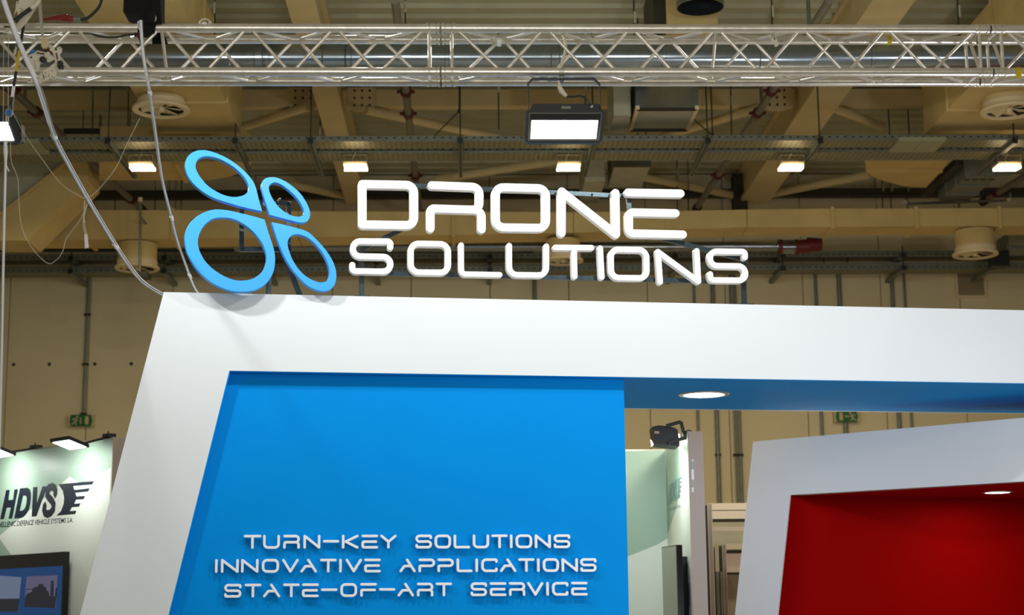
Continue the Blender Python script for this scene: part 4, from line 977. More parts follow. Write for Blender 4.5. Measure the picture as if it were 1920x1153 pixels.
# second floodlight, cut by the left border
b = 0.5
t = thing('floodlight', T, tp(0, 268, b), 'glaring floodlight cut off by the left border, turned to the right', 'floodlight')
C_ = lambda x, y, bb=b: tp(x, y, bb)
part('rear_housing', MB().ext([C_(-80, 198), C_(14, 198), C_(40, 232), C_(40, 262), C_(-80, 262)], (0, 0.08, 0)), M['black'], t)
part('front_frame', MB().ext([C_(-90, 208, b - 0.03), C_(12, 208, b - 0.03), C_(20, 214, b - 0.03), C_(41, 258, b - 0.03), C_(38, 266, b - 0.03), C_(30, 269, b - 0.03), C_(-90, 269, b - 0.03)], (0, 0.03, 0)), M['black'], t)
part('led_panel', MB().ext([C_(-70, 229, b - 0.034), C_(14, 229, b - 0.034), C_(26, 263, b - 0.034), C_(-70, 263, b - 0.034)], (0, 0.003, 0)), M['flood'], t, 'glaring white LED panel')
part('bracket_bar', MB().bar(C_(22, 212, b - 0.02), C_(27, 160, b - 0.02), 0.008, 0.03), M['black'], t)
part('bracket_bar', MB().bar(C_(27, 160, b - 0.02), C_(-60, 150, b - 0.02), 0.008, 0.03), M['black'], t)

# black hoist with its wraps
b = -0.03
t = thing('chain_hoist', T, tp(270, 80, b), 'black chain hoist wrapped in black cloth on top of the truss', 'hoist')
part('body', MB().ext([C_(x, y, b + 0.02) for x, y in ((233, -40), (300, -40), (299, 26), (290, 27), (262, 27), (240, 25), (231, 22))], (0, 0.16, 0)), M['cloth'], t)
part('side_cloth', MB().ext([C_(x, y, b) for x, y in ((286, -40), (298, -40), (303, 44), (288, 46), (283, 20))], (0, 0.12, 0)), M['cloth'], t)
part('collar', MB().lathe(C_(283, 34, b - 0.02), [(0, -0.03), (0.022, -0.03), (0.026, 0.03), (0, 0.03)], 18), M['cloth'], t)
part('ring', MB().path([C_(282 + 10 * math.cos(a), 34 + 10 * math.sin(a), b - 0.01) for a in [0.3 - 2.2 + 2.6 * i / 12 for i in range(13)]], 0.004, 6), M['ivory'], t, 'ivory ring')
part('chord_wrap', MB().ext([C_(x, y, b) for x, y in ((258, 41), (294, 41), (289, 60), (281, 65), (258, 60))], (0, 0.07, 0)), M['cloth'], t)
part('strap', MB().ext([C_(x, y, 0.2) for x, y in ((286, 58), (305, 58), (315, 82), (285, 82))], (0, 0.012, 0)), M['cloth'], t)
part('red_strap', MB().path(smooth3([C_(258, 63, 0.05), C_(263, 75, 0.05), C_(267, 92, 0.05), C_(268, 106, 0.05)]), 0.008, 6), M['redpipe'], t, 'dark red strap')

# red power plug on the truss
b = 0.05
t = thing('power_plug', T, tp(118, 44, b), 'red power plug with black lead lying on top of the truss', 'plug')
part('boot', MB().path([C_(x, y, b) for x, y in ((80, 37), (100, 34.5), (106, 34), (120, 33), (130, 35), (141, 36))], 0.01, 14, radii=[0.006, 0.014, 0.018, 0.021, 0.018, 0.018]), M['orange'], t)
for x in (117, 122, 127): part('rib', MB().lathe(C_(x, 34, b), [(0.018, -0.006), (0.0235, 0), (0.018, 0.006)], 14, (1, 0, 0)), M['orange'], t)
part('end_cap', MB().path([C_(139, 36, b), C_(152, 37, b)], 0.02, 14, 0.018), M['zinc'], t)
part('lead', MB().path(smooth3([C_(152, 37, b), C_(164, 34, b), C_(176, 24, b), C_(186, 12, b), C_(193, -10, b)]), 0.009, 8), M['black'], t)

# white robot arm
b = -0.14; q = lambda x, y, bb=b: tp(x / 6.78, y / 6.78, bb)
t = thing('robot_arm', T, q(500, 1070), 'white hanging robot arm of perforated plates with black servos, in front of the truss', 'robot')
def plate(name, pts, bb, m='ivory', thk=0.008, holes=()):
    o = part(name, MB().ext([q(x, y, bb) for x, y in pts], (0, thk, 0)), M[m], t)
    for hx, hy, hr in holes:
        part('hole', MB().lathe(q(hx, hy, bb - 0.0008), [(0, 0), (hr * 9.0 / F / 6.78, 0), (hr * 9.0 / F / 6.78, 0.0006)], 8, (0, 1, 0)), M['black'], o)
plate('upper_plate', [(255, -200), (470, -200), (466, 90), (332, 288), (225, 402), (208, 350), (250, 205), (236, 100)], b)
plate('side_bracket', [(206, 20), (240, 20), (262, 66), (292, 112), (252, 142), (232, 230), (214, 132), (176, 186), (200, 100)], b - 0.02, holes=((226, 40, 8), (262, 105, 8)))
part('link_rod', MB().bar(q(502, -20, b - 0.02), q(540, 450, b - 0.02), 0.016, 0.014), M['profile'], t)
plate('clamp_plate', [(485, 478), (545, 462), (552, 492), (500, 498)], b - 0.03)
plate('link_block', [(530, 480), (596, 470), (604, 540), (588, 604), (540, 612), (524, 580)], b - 0.01, 'diff', 0.02)
plate('body_plate', [(360, 702), (478, 642), (640, 682), (702, 742), (622, 786), (520, 778), (482, 905), (430, 915), (398, 812), (368, 762)], b - 0.02, holes=((398, 728, 14), (440, 780, 7), (445, 812, 7), (450, 842, 7), (455, 872, 7), (470, 690, 7), (560, 700, 7), (600, 735, 7)))
plate('arm_plate', [(628, 580), (650, 562), (674, 580), (704, 622), (732, 602), (758, 590), (786, 612), (786, 650), (760, 694), (766, 790), (788, 880), (770, 902), (716, 882), (690, 722)], b - 0.03, holes=((652, 584, 8), (758, 614, 8), (710, 628, 16), (760, 872, 8)))
plate('lower_plate', [(470, 962), (600, 872), (700, 792), (720, 900), (702, 1008), (672, 1012), (650, 985), (482, 1072)], b - 0.015,
      holes=[(495 + 42 * i, 945 - 22 * j + 26 * k, 7) for i, j, k in ((0, 0, 0), (1, 1, 0), (0, -1, 1), (1, 0, 0), (2, 1, 0), (2, 0, 1), (3, 1, 1), (1, -2, 1), (4, 2, 0), (3, 0, 1), (4, 1, 2))] + [(690, 990, 9)])
part('slot', MB().bar(q(552, 950, b - 0.017), q(560, 1005, b - 0.017), 0.004, 0.003), M['black'], t)
plate('foot_plate', [(346, 1020), (360, 996), (392, 990), (470, 960), (490, 1010), (440, 1042), (380, 1050), (354, 1042)], b - 0.02, holes=((372, 1022, 10),))
for cx, cy, rx in ((538, 748, 42),): part('servo', MB().lathe(q(cx, cy, b - 0.05), [(0, 0), (0.016, 0.002), (0.018, 0.01), (0.018, 0.04)], 18, (0, 1, 0)), M['black'], t)
part('servo', MB().ext([q(x, y, b - 0.05) for x, y in ((728, 772), (788, 768), (794, 860), (742, 868), (724, 845))], (0, 0.03, 0)), M['black'], t)
part('servo_board', MB().ext([q(x, y, b - 0.052) for x, y in ((728, 805), (744, 805), (746, 835), (730, 835))], (0, 0.003, 0)), M['green'], t, 'green board')
part('wire', MB().path(smooth3([q(470, 665, b - 0.03), q(530, 680, b - 0.035), q(560, 678, b - 0.03)]), 0.0035, 5), M['redpipe'], t, 'red wire')
part('wire', MB().path(smooth3([q(560, 636, b - 0.03), q(610, 640, b - 0.035), q(650, 668, b - 0.03), q(665, 690, b - 0.03)]), 0.006, 5), M['redpipe'], t, 'red wire')
part('wire', MB().path(smooth3([q(715, 672, b - 0.04), q(722, 710, b - 0.04), q(730, 755, b - 0.04)]), 0.004, 5), M['redpipe'], t, 'red wire')
part('connector', MB().bar(q(388, 668, b - 0.03), q(440, 642, b - 0.03), 0.02, 0.012), M['bluep'], t, 'blue connector')
part('hose', MB().path(smooth3([q(560, -160, b - 0.03), q(500, -10, b - 0.035), q(455, 60, b - 0.035), q(390, 110, b - 0.04)]), 0.012, 8), M['ivory'], t)
part('damper', MB().path([q(390, 110, b - 0.04), q(300, 172, b - 0.04), q(230, 232, b - 0.045), q(190, 270, b - 0.045)], 0.008, 10, radii=[0.012, 0.011, 0.012, 0.016]), M['black'], t, 'black damper')
part('ball_end', MB().lathe(q(98, 345, b - 0.03), [(0, -0.02), (0.016, -0.01), (0.018, 0.006), (0, 0.02)], 14), M['ivory'], t); part('ball_band', MB().lathe(q(98, 345, b - 0.03), [(0.0165, -0.008), (0.0195, -0.006), (0.0195, 0.0), (0.0165, 0.002)], 14), M['black'], t)
plate('pointer', [(200, 580), (212, 600), (200, 680), (172, 712), (176, 640), (192, 620)], b - 0.02)

# strap, snap hook and ropes at the left border
b = -0.10
t = thing('lifting_strap', T, tp(20, 195, b), 'black and yellow strap hanging down to the blue snap hook', 'strap')
def sl(y): return 52 - (y / 198) * 32
for y0, y1, m in ((-20, 95, 'black'), (95, 134, 'yellow'), (134, 162, 'black'), (162, 182, 'cable'), (182, 198, 'black')):
    part('webbing', MB().bar(tp(sl(y0), y0, b), tp(sl(y1), y1, b), 0.014, 0.008), M[m], t)
t = thing('snap_hook', T, tp(17, 220, b), 'blue and steel snap hook above the wrapped rope', 'hook')
part('block', MB().bar(tp(17, 207, b), tp(17, 217, b), 0.026, 0.02), M['bluep'], t)
part('ring', MB().path([tp(17 + 6.5 * math.cos(a), 212 + 7 * math.sin(a), b) for a in [2 * math.pi * i / 16 for i in range(17)]], 0.003, 6), M['profile'], t)
t = thing('wrapped_rope', T, tp(2, 700, b), 'white rope with a taped grip hanging straight down at the left border', 'rope')
part('strand', MB().path([tp(12, 205, b), tp(11, 265, b)], 0.004, 6), M['ivory'], t); part('strand', MB().path([tp(16, 215, b), tp(14, 268, b)], 0.003, 6), M['ivory'], t)
part('grip', MB().path([tp(10, 265, b), tp(10.5, 285, b), tp(10.5, 305, b)], 0.01, 10, radii=[0.008, 0.011, 0.006]), M['cable'], t)
part('tail', MB().path(smooth3([tp(10.5, 304, b), tp(13, 314, b), tp(17, 321, b)]), 0.004, 6), M['cable'], t)
part('rope', MB().path([tp(10.5, 303, b), tp(7, 450, b), tp(3, 660, b), tp(-3, 900, b), tp(-8, 1200, b)], 0.0065, 8), M['cable'], t)
t = thing('thin_wire', T, tp(160, 372, b), 'thin pale wire looping from the snap hook to behind the cables', 'wire')
part('wire', MB().path(smooth3([tp(21, 206, b), tp(44, 248, b), tp(80, 300, b), (tp(115, 345, b)), tp(150, 368, b), tp(160, 371, b), tp(178, 362, b), tp(215, 318, b), tp(238, 270, b), tp(262, 222, b)]), 0.0014, 5), M['ivory'], t)
t = thing('thin_wire', T, tp(92, 494, b), 'thin pale wire sagging in a deep loop left of the white tag', 'wire')
part('wire', MB().path(smooth3([tp(20, 260, b), tp(21, 302, b), tp(33, 335, b), tp(36, 390, b), tp(42, 430, b), tp(60, 465, b), tp(88, 493, b), tp(105, 488, b), tp(118, 470, b), tp(124, 448, b), tp(145, 420, b), tp(156, 400, b), tp(163, 382, b)]), 0.0014, 5), M['ivory'], t)
t = thing('cable_tag', T, tp(162, 465, b), 'white tag hanging on thin loops below the wire crossing', 'tag')
part('loop', MB().path(smooth3([tp(159, 376, b), tp(157, 400, b), tp(156, 416, b), tp(157, 430, b), tp(160, 440, b)]), 0.002, 5), M['ivory'], t)
part('loop', MB().path(smooth3([tp(163, 384, b), tp(158, 405, b), tp(158, 420, b), tp(162, 440, b)]), 0.002, 5), M['ivory'], t)
part('knot', MB().lathe(tp(158, 416, b), [(0, -0.01), (0.006, 0), (0, 0.01)], 8), M['ivory'], t)
part('tag', MB().ext([tp(x, y, b) for x, y in ((158, 439), (163, 439), (166, 464), (159, 465.5))], (0, 0.006, 0)), M['cable'], t)
for i, (x, wh) in enumerate(((7, 'in front of the left floodlight, left one'), (16, 'in front of the left floodlight, right one'))):
    solo('hanging_wire', MB().path([tp(x, 45, -0.05), tp(x - 0.5, 150, -0.05), tp(x - 1, 245, -0.05)], 0.0015, 5), M['ivory'], T, 'thin straight wire hanging ' + wh, 'wire')

# cable bundles from the rig to the top of the stand
def bundle(pts, d0, d1, r, offs, tapes, label, base):
    n = len(pts); ks = []; tot = 0.0
    for i in range(n):
        if i: tot += math.dist(pts[i], pts[i - 1])
        ks.append(tot)
    def P(i, dx=0.0, dy=0.0):
        x, y = pts[i]; s_ = max(0.0, (y - 178) / (pts[-1][1] - 178)); d = d0 + (d1 - d0) * (s_ ** 0.8)
        return T.loc(CAM + ray(x + dx, y + dy) * d)
    t = thing('cable_bundle', T, P(n - 1), label, 'cable')
    for dx, dy, rr, m in offs:
        part('cable', MB().path(smooth3([P(i, dx * (1 - 0.3 * ks[i] / tot), dy) for i in range(n)], 6), rr, 8), M[m], t)
    for i in tapes:
        a = P(i); nx = min(i + 1, n - 1); dv = (P(nx) - P(nx - 1)).normalized()
        part('tape_wrap', MB().tube(a - dv * 0.028, a + dv * 0.028, r * 1.3, 12), M['letter'], t)
bundle([(2, -14), (13, 22), (40, 92), (75, 172), (101, 255), (130, 312), (168, 380), (217, 461), (244, 502), (270, 531), (306, 553)], 8.72, 12.15, 0.013,
       [(0, 0, 0.0115, 'cable'), (3.8, -1, 0.0055, 'cable'), (-4.2, 1, 0.0022, 'zinc'), (5.6, 1, 0.002, 'steel')], (4, 7), 'thick taped bundle of white cables slanting from the rig to the stand corner', 0)
bundle([(264, 38), (266, 70), (270, 110), (276, 145), (281, 174), (295, 275), (305, 340), (322, 409), (333, 452), (356, 517), (366, 540), (372, 549)], 8.90, 12.2, 0.009,
       [(0, 0, 0.0075, 'cable'), (2.4, 0, 0.003, 'zinc'), (-2.2, 0, 0.0035, 'cable')], (4, 7, 9), 'thin bundle of white cables hanging from the truss to the stand top', 0)
mb = MB()
for dx in (-5, -2): mb.path(smooth3([tp(264 + dx, 40, -0.035), tp(266 + dx * 1.4, 50, -0.04), tp(269 + dx * 0.5, 62, -0.04)]), 0.0035, 6)
solo('cable_lashing', mb, M['cable'], T, 'white lashing turns around the chord beside the hoist', 'cable')
# ================================================================== neighbour booth with the printed logo: left wall
B = frame_at(208, 822, 14.6, -45.0)
def bp_(x, y, b=0.0): return B.on_b(x, y, b)
zw = bp_(208, 822).z; a_end = bp_(208, 900).x; a_far = bp_(-160, 900).x
wl = thing('booth_wall', B, ((a_end + a_far) / 2, 0.06, 0), 'printed booth wall on the left with a dark navy logo', 'booth wall')
part('panel', MB().box(a_far, a_end, 0, 0.02, 0, zw), M['hd_grey'], wl)
part('end_board', MB().box(a_end, a_end + 0.012, 0.0, 0.34, 0, zw + 0.004), M['hd_end'], wl, 'beige end of the wall')
part('rear_panel', MB().box(a_far, a_end, 0.3, 0.32, 0, zw), M['hd_end'], wl)
part('top_rail', MB().box(a_far, a_end, -0.002, 0.32, zw, zw + 0.012), M['profile'], wl)
f6 = lambda x, y: (lambda v: (v.x, v.z))(bp_(x / 6.404, 820 + y / 6.404))
mb = MB(); lo = bp_(150, 1153)
outline(mb, [[f6(838, 470), f6(978, 561), f6(1332, 365), (a_end - 0.003, 0.02), f6(0, 2400), f6(-300, 1900), f6(140, 1420), f6(-20, 1195)]], -0.0012, 0.0)
part('white_print', mb, M['hd_white'], wl, 'white printed field')
part('seam', MB().bar((bp_(40, 888).x, -0.001, bp_(40, 888).z), (bp_(208, 868).x, -0.001, bp_(208, 868).z), 0.004, 0.002), M['hd_white'], wl)
HD = {'H': [[(75, 633), (118, 630), (101, 752), (160, 748), (175, 625), (218, 622), (148, 972), (105, 975), (133, 840), (82, 843), (48, 978), (5, 982)]],
      'D': [[(242, 612), (330, 604)] + [(358, 622), (371, 660), (373, 720), (366, 790), (350, 860), (322, 915), (290, 950), (255, 968), (172, 972)], [(278, 700), (303, 697), (320, 712), (324, 745), (318, 800), (305, 845), (285, 870), (262, 880), (238, 882)]],
      'V': [[(400, 598), (452, 595), (441, 800), (512, 590), (568, 585), (440, 948), (383, 952)]],
      'E': [[(705, 563), (1132, 523), (1110, 566), (880, 585), (895, 632), (1080, 610), (1062, 650), (905, 665), (920, 710), (1025, 702), (1005, 742), (915, 748), (893, 798), (970, 790), (950, 832), (865, 838), (840, 885), (920, 880), (903, 920), (680, 940), (735, 885), (766, 800), (772, 720), (755, 640)]]}
HS = [(665, 690), (668, 640), (655, 608), (625, 592), (590, 605), (572, 645), (570, 690), (590, 725), (625, 762), (645, 805), (640, 865), (612, 905), (575, 922), (545, 910), (532, 870), (540, 812)]
def hdvs(par, fmap, m, b, hw, text_map, part=part):
    for k in 'HDVE':
        part('print_emblem' if k == 'E' else 'print_letter', outline(MB(), [[fmap(*p) for p in lp_] for lp_ in HD[k]], b - 0.0008, b), m, par)
    part('print_letter', stroke(MB(), [fmap(*p) for p in HS], hw, b - 0.0008, b, 0, False, 0.0002, 2), m, par)
    part('print_line', text_outline(MB(), text_map, 'HELLENIC DEFENCE VEHICLE SYSTEMS S.A.', b - 0.0008, b, 0.25, 0.008, 0.95), m, par)
hw = abs(f6(665, 690)[0] - f6(618, 690)[0]) / 2
def tmap(u, v):
    x = -20 + (875 + 20) * u; yb = 1078 + (1018 - 1078) * u; hgt = 62 - 6 * u
    return f6(x, yb - hgt * v)
hdvs(wl, f6, M['navy'], -0.0014, hw * 1.0, tmap)

# television on that wall
f66 = lambda x, y, b=0.0: bp_(x / 6.664, 980 + y / 6.664, b)
tvb = -0.09
tv = thing('television', B, (f66(400, 1000, tvb).x, -0.05, 1.0), 'black wall television showing a tank, cut by the left border', 'television')
O = [f66(-600, 424, tvb), f66(812, 360, tvb), f66(770, 1153, tvb), f66(735, 1900, tvb), f66(-600, 1900, tvb)]
rx = f66(795, 700, tvb).x; zt_v = f66(812, 360, tvb).z; lx = f66(-600, 700, tvb).x; lz = zt_v - 0.75
part('casing', MB().box(lx, rx, tvb, -0.04, lz, zt_v), M['gloss'], tv); part('wall_mount', MB().box(rx - 0.9, rx - 0.3, -0.04, -0.003, lz + 0.2, lz + 0.5), M['black'], tv)
si = f66(757, 540, tvb)
part('screen', MB().box(lx + 0.03, rx - 0.022, tvb - 0.002, tvb, lz + 0.05, si.z), M['screen'], tv, 'blue lit screen')
def quad(name, pts, m, lab, d=0.003): part(name, outline(MB(), [[(lambda v: (v.x, v.z))(f66(x, y, tvb)) for x, y in pts]], tvb - d, tvb - d + 0.001), m, tv, lab)
quad('screen_picture', [(335, 672), (722, 655), (700, 1068), (305, 1052)], M['pic2'], 'screen picture with a mauve sky')
quad('screen_picture', [(-300, 640), (270, 680), (228, 1110), (-300, 1110)], M['pic'], 'pale screen picture')
quad('screen_ground', [(318, 920), (708, 920), (692, 1068), (305, 1052)], M['tank'], 'dark ground on the screen', 0.004)
quad('screen_ground', [(-300, 955), (245, 948), (228, 1110), (-300, 1110)], M['tank'], 'dark ground on the screen', 0.004)
quad('screen_tank', [(328, 928), (335, 892), (398, 866), (410, 850), (404, 836), (322, 839), (322, 831), (408, 826), (438, 806), (478, 796), (484, 768), (544, 764), (550, 796), (576, 806), (590, 850), (612, 858), (622, 926)], M['tank'], 'dark tank shape on the screen', 0.0042)
quad('screen_tower', [(642, 728), (676, 722), (672, 925), (632, 925)], M['tank'], 'dark tower on the screen', 0.0042)
quad('screen_tower', [(702, 815), (716, 808), (712, 925), (688, 925)], M['tank'], 'dark tower on the screen', 0.0042)

# booth floodlights over the left wall
def wallflood(x0, x1, y, tilt, label, k=1.0):
    c = bp_((x0 + x1) / 2, y, -0.35); w = 0.16 * k
    t = thing('booth_floodlight', B, c, label, 'floodlight', 'slim booth floodlights')
    part('casing', MB().ext([(c.x - w, c.y - 0.10, c.z + 0.064), (c.x + w, c.y - 0.10, c.z + 0.064), (c.x + w, c.y + 0.10, c.z + 0.004), (c.x - w, c.y + 0.10, c.z + 0.004)], (0, 0, 0.028)), M['black'], t)
    part('lens', MB().ext([(c.x - w * 0.86, c.y - 0.085, c.z + 0.055), (c.x + w * 0.86, c.y - 0.085, c.z + 0.055), (c.x + w * 0.86, c.y + 0.085, c.z + 0.004), (c.x - w * 0.86, c.y + 0.085, c.z + 0.004)], (0, 0, 0.005)), M['hdlamp'], t, 'glowing white lens')
    part('arm', MB().bar((c.x + 0.05, c.y + 0.08, c.z + 0.04), (c.x + 0.05, 0.01, zw + 0.02), 0.03, 0.02), M['black'], t)
    part('clamp', MB().box(c.x, c.x + 0.10, -0.03, 0.05, zw + 0.0125, zw + 0.045), M['black'], t)
    part('screw', MB().tube((c.x + 0.05, 0.0, zw + 0.03), (c.x + 0.05, 0.0, zw + 0.07), 0.006, 6), M['rod'], t)
    area_light('booth_flood_lamp', B.w((c.x - 0.20, c.y - 0.02, c.z - 0.01)), B.w((c.x - 0.34, 0.05, c.z - 0.7)), 8, 0.3, (0.95, 1.0, 0.96), 0.2)
wallflood(92, 168, 841, 0, 'slim black booth floodlight lit above the navy logo')
wallflood(-35, 26, 856, 0, 'slim black booth floodlight cut by the left border', 1.0)

# ================================================================== neighbour booth: corner in the gap right of the blue panel
G = frame_at(1302, 812, 14.4, 1.6)
def gp(x, y, b=0.0): return G.on_b(x, y, b)
zh = gp(1302, 810).z; al, ar = gp(1289, 812).x, gp(1317, 812).x
kb = 1.0
for i in range(400):                          # how far back the side wall's far edge stands
    p = G.on_a(1247, 840, al)
    kb = p.y; break
kb = max(0.8, kb)
sw = thing('booth_wall', G, ((al + ar) / 2, kb / 2, 0), 'booth corner in the gap beside the blue panel, washed by a black floodlight', 'booth wall')
part('side_panel', MB().box(al, al + 0.02, 0, kb, 0, zh), M['hd_white'], sw)
part('end_post', MB().box(al, ar, -0.02, 0.0, 0, zh + 0.004), M['hd_end'], sw, 'beige end post')
part('outer_panel', MB().box(ar - 0.02, ar, 0.001, kb, 0, zh), M['hd_end'], sw)
afar = gp(1120, 844, kb).x
part('rear_panel', MB().box(afar, al + 0.02, kb, kb + 0.03, 0, zh), M['hd_white'], sw)
gz = lambda x, y: (lambda v: (v.x, v.z))(gp(x, y, kb))
part('grey_print', outline(MB(), [[(afar, zh - 0.002), (al - 0.002, zh - 0.002), gz(1251, 1010), gz(1232, 1021), gz(1120, 1066)]], kb - 0.0015, kb), M['hd_grey'], sw, 'green grey printed field')
part('pale_print', outline(MB(), [[gz(1120, 990), gz(1178, 1007), gz(1232, 1021), gz(1120, 1066)]], kb - 0.002, kb - 0.001), M['hd_grey'], sw, 'paler printed corner')
part('top_rail', MB().box(afar, al, kb - 0.004, kb + 0.03, zh, zh + 0.015), M['profile'], sw)
# print on the side panel (seen almost edge on)
Q = lambda x, y: (lambda v: Vector((v.y, v.z)))(G.on_a(x, y, al))
Fz = lambda x, y: Q(1200 + x / 6.068, 770 + y / 6.068)
def side_map(x, y):                            # the same artwork, fitted between its seen ends
    u = (x - 5) / (1132 - 5); v = (y - 523) / (982 - 523)
    TLp, TRp, BLp, BRp = Fz(330, 832 - 60), Fz(492, 742), Fz(330, 1078), Fz(492, 1000)
    p = (TLp * (1 - u) + TRp * u) * (1 - v) + (BLp * (1 - u) + BRp * u) * v
    return p
SP = Fr(*G.w((al, 0, 0)).xy, 1.6 - 90)         # frame of the panel face: along = towards the viewer's side
def conv(x, y):
    p = side_map(x, y); P = G.w((al, p.x, p.y)); l = SP.loc(P); return (l.x, l.z)
def part_sp(name, mb, mt, par, label=None, kind=None):
    mb.v = [G.loc(SP.w(v)) for v in mb.v]; return part(name, mb, mt, par, label, kind)
hw2 = abs(conv(665, 690)[0] - conv(618, 690)[0]) / 2
nb = SP.loc(G.w((al - 0.002, 0.5, 0))).y
def tmap2(u, v):
    p = Fz(332, 1140 - 28 * v) * (1 - u) + Fz(468, 1092 - 24 * v) * u; P = G.w((al, p.x, p.y)); l = SP.loc(P); return (l.x, l.z)
hdvs(sw, conv, M['faded'], nb, hw2, tmap2, part_sp)
tri_ = [Fz(302, 1153), Fz(400, 1153), Fz(330, 1500), Fz(302, 1470)]
mbt = outline(MB(), [[(lambda l: (l.x, l.z))(SP.loc(G.w((al, p.x, p.y)))) for p in (Fz(296, 440), Fz(296, 1450), Fz(420, 1080), Fz(470, 700), Fz(440, 420))]], nb + 0.0012, nb + 0.0016)
part_sp('grey_print', mbt, M['hd_grey'], sw, 'green grey printed field behind the logo')
# profile holes on the end post
for y0, y1, m in ((861, 866, 'profile'), (866, 880, 'hd_grey'), (880, 900, 'letter'), (900, 914, 'hd_grey'), (914, 919, 'letter'), (919, 923, 'letter')):
    p, q_ = gp(1297, y1, -0.02), gp(1300.5, y0, -0.02); part('lock_slot', MB().box(p.x, q_.x, -0.023, -0.019, p.z + 0.003, q_.z), M[m], sw)
# black floodlight on the post
b = -0.02
t = thing('post_floodlight', G, gp(1290, 835, b), 'black floodlight seen from behind on the booth corner post', 'floodlight')
g6 = lambda x, y, bb=0.0: gp(1200 + x / 6.068, 770 + y / 6.068, bb)
part('body', MB().ext([g6(x, y, 0.0) for x, y in ((145, 180), (215, 165), (330, 178), (400, 195), (428, 218), (450, 345), (445, 400), (170, 372))], (0, 0.28, 0)), M['black'], t)
part('front_rim', MB().ext([g6(x, y, -0.005) for x, y in ((170, 345), (450, 372), (446, 405), (168, 374))], (0, 0.30, 0)), M['black'], t)
part('rating_label', MB().ext([g6(x, y, -0.003) for x, y in ((162, 230), (218, 234), (220, 262), (166, 260))], (0, 0.003, 0)), M['hd_end'], t)
for p, q_ in (((300, 172), (466, 126)), ((466, 126), (496, 250)), ((320, 372), (500, 310))):
    part('bracket_bar', MB().bar(g6(*p, -0.02), g6(*q_, -0.02), 0.022 if p[0] != 466 else 0.008, 0.03), M['black'], t)
part('clamp', MB().ext([g6(x, y, -0.015) for x, y in ((490, 250), (535, 240), (535, 325), (495, 330))], (0, 0.04, 0)), M['black'], t)
part('lead', MB().path(smooth3([g6(500, 260, -0.02), g6(520, 235, -0.03), g6(550, 224, -0.02), g6(585, 228, 0.02)]), 0.006, 6), M['black'], t)
part('lens', MB().ext([g6(x, y, 0.03) for x, y in ((440, 262), (452, 268), (458, 345), (448, 350))], (0, 0.2, 0)), M['hdlamp'], t, 'glowing lens')
c = g6(330, 430, 0.14); area_light('post_flood_lamp', G.w((al - 0.30, 0.22, zh - 0.06)), G.w((al + 0.02, 0.5, zh - 0.75)), 30, 0.2, (0.86, 1.0, 0.94), 0.14)
# television on the side wall
tvz = G.on_a(1268, 1021, al - 0.12).z
yaw = math.radians(0)
t = thing('television', G, (al - 0.12, 0.35, 1.2), 'black wall television seen nearly edge on beside the blue panel', 'television')
z6 = lambda x, y, bb: gp(1140 + x / 4.2225, 880 + y / 4.2225, bb)
p0, p1, p2 = z6(425, 617, 0.62), z6(543, 597, 0.12), z6(585, 690, 0.16)
zt0 = p1.z; lowz = zt0 - 0.78
scr = [(p0.x, p0.y), (p1.x, p1.y)]
d = Vector((p1.x - p0.x, p1.y - p0.y)); nn = Vector((-d.y, d.x)).normalized(); nn = nn if nn.x > 0 else -nn
part('casing', MB().slab([(p0.x, p0.y), (p1.x, p1.y), (p1.x + nn.x * 0.05, p1.y + nn.y * 0.05), (p0.x + nn.x * 0.05, p0.y + nn.y * 0.05)], lowz, zt0), M['gloss'], t)
part('rear_bulge', MB().slab([(p0.x + d.x * 0.3 + nn.x * 0.05, p0.y + d.y * 0.3 + nn.y * 0.05), (p1.x + nn.x * 0.05, p1.y - 0.0 + nn.y * 0.05), (p1.x + nn.x * 0.10, p1.y + 0.05 + nn.y * 0.05), (p0.x + d.x * 0.3 + nn.x * 0.10, p0.y + d.y * 0.3 + nn.y * 0.10)], lowz + 0.1, zt0 - 0.10), M['black'], t)
part('screen', MB().slab([(p0.x + d.x * 0.02 - nn.x * 0.003, p0.y + d.y * 0.02 - nn.y * 0.003), (p0.x + d.x * 0.97 - nn.x * 0.003, p0.y + d.y * 0.97 - nn.y * 0.003), (p0.x + d.x * 0.97 - nn.x * 0.001, p0.y + d.y * 0.97 - nn.y * 0.001), (p0.x + d.x * 0.02 - nn.x * 0.001, p0.y + d.y * 0.02 - nn.y * 0.001)], lowz + 0.03, zt0 - 0.008), M['glass'], t, 'screen coloured with a greenish reflection')
part('wall_mount', MB().box(min(p0.x, p1.x) + 0.12, al - 0.001, 0.3, 0.42, lowz + 0.25, lowz + 0.45), M['black'], t)

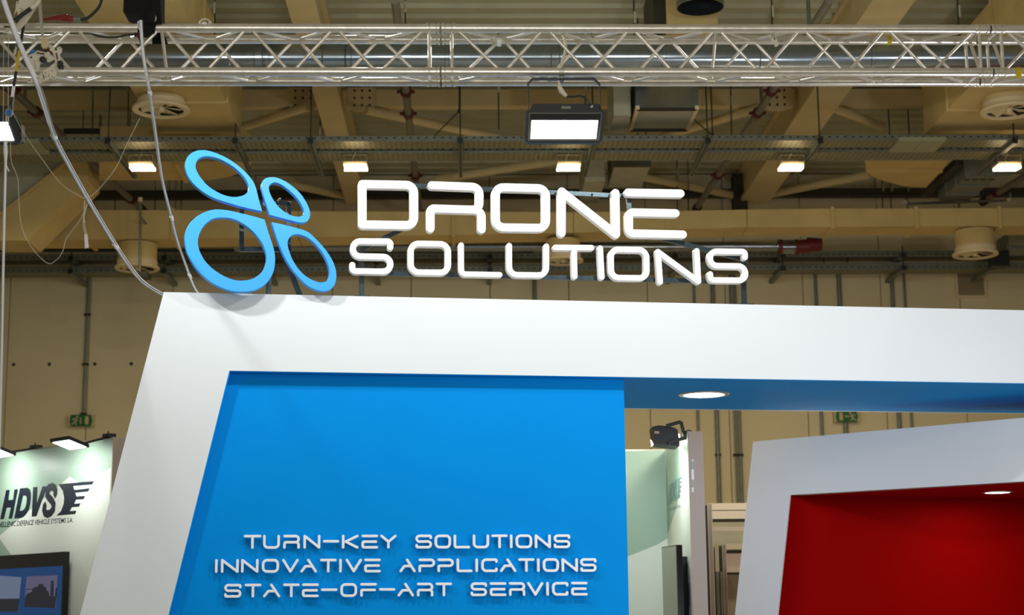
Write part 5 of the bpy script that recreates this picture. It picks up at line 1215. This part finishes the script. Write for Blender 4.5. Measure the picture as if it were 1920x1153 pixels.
# ================================================================== aluminium framed cabins in the gap
E = frame_at(1330, 945, 16.5, 1.6)
def ep(x, y, b=0.0): return E.on_b(x, y, b)
def cabin(x0, x1, xe, y0, groove, y2, b, lab, extra=()):
    """post from x0 to x1, fascia from x1 to xe between y0 and y2"""
    l, p, r = ep(x0, y0, b).x, ep(x1, y0, b).x, ep(xe, y0, b).x; zt1 = ep(x1, y0, b).z; z2 = ep(x1, y2, b).z; zg = ep(x1, groove, b).z
    t = thing('framed_cabin', E, ((l + r) / 2, b, 0), lab, 'cabin')
    part('post', MB().box(l, p, b, b + 0.04, 0, zt1), M['profile'], t)
    for k in (0.33, 0.66): part('post_groove', MB().box(l + (p - l) * k - 0.003, l + (p - l) * k + 0.003, b - 0.001, b + 0.001, 0, zt1 - 0.01), M['dark'], t)
    part('dark_side', MB().box(l - 0.035, l - 0.002, b + 0.03, b + 0.6, 0, zt1 - 0.02), M['black'], t)
    part('fascia_board', MB().box(p, r, b + 0.004, b + 0.03, zg + 0.004, zt1), M['fascia'], t); part('fascia_board', MB().box(p, r, b + 0.004, b + 0.03, z2, zg - 0.004), M['fascia'], t)
    part('fascia_groove', MB().box(p, r, b + 0.012, b + 0.028, zg - 0.004, zg + 0.004), M['dark'], t)
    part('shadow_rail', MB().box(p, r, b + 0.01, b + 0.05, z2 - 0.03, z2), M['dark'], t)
    return t, l, p, r, zt1, z2
t, l, p, r, z1, z2 = cabin(1326, 1335, 1500, 943.5, 957, 973, 0.0, 'tall aluminium framed cabin between the booth corner and the red stand')
part('roof_rail', MB().box(p, r, 0.5, 0.56, z2 - 0.10, z2 - 0.05), M['fascia'], t)
t, l, p, r, z1, z2 = cabin(1354, 1361.5, 1500, 1019.5, 1031, 1031.5, 1.3, 'lower aluminium framed cabin standing inside the tall one')
part('white_panel', MB().box(p, r, 1.32, 1.34, ep(1400, 1062, 1.3).z, ep(1400, 1034, 1.3).z), M['hd_end'], t); part('fascia_board', MB().box(p, r, 1.304, 1.33, ep(1400, 1073, 1.3).z, ep(1400, 1062.5, 1.3).z), M['fascia'], t)
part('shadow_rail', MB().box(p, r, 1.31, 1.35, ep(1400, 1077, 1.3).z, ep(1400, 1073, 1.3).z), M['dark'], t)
lz1, lz2 = ep(1345, 1072, 1.32).z, ep(1345, 1021, 1.32).z
part('side_panel', MB().box(ep(1341, 1030, 1.33).x, l - 0.036, 1.32, 1.36, lz1, lz2), M['duct2'], t)
for k in (0.25, 0.75): part('side_post', MB().box(ep(1341 + 13 * k, 1030, 1.33).x - 0.012, ep(1341 + 13 * k, 1030, 1.33).x + 0.012, 1.325, 1.35, 0, lz1), M['zinc'], t)
part('rear_wall', MB().box(p - 0.4, r, 1.7, 1.73, 0, z1 + 0.42), M['duct2'], t)
area_light('cabin_fill', E.w((0.35, -1.6, 3.9)), E.w((0.3, 0.3, 2.2)), 40, 0.6, (1.0, 0.93, 0.78))  # unseen light added to brighten the cabin fronts
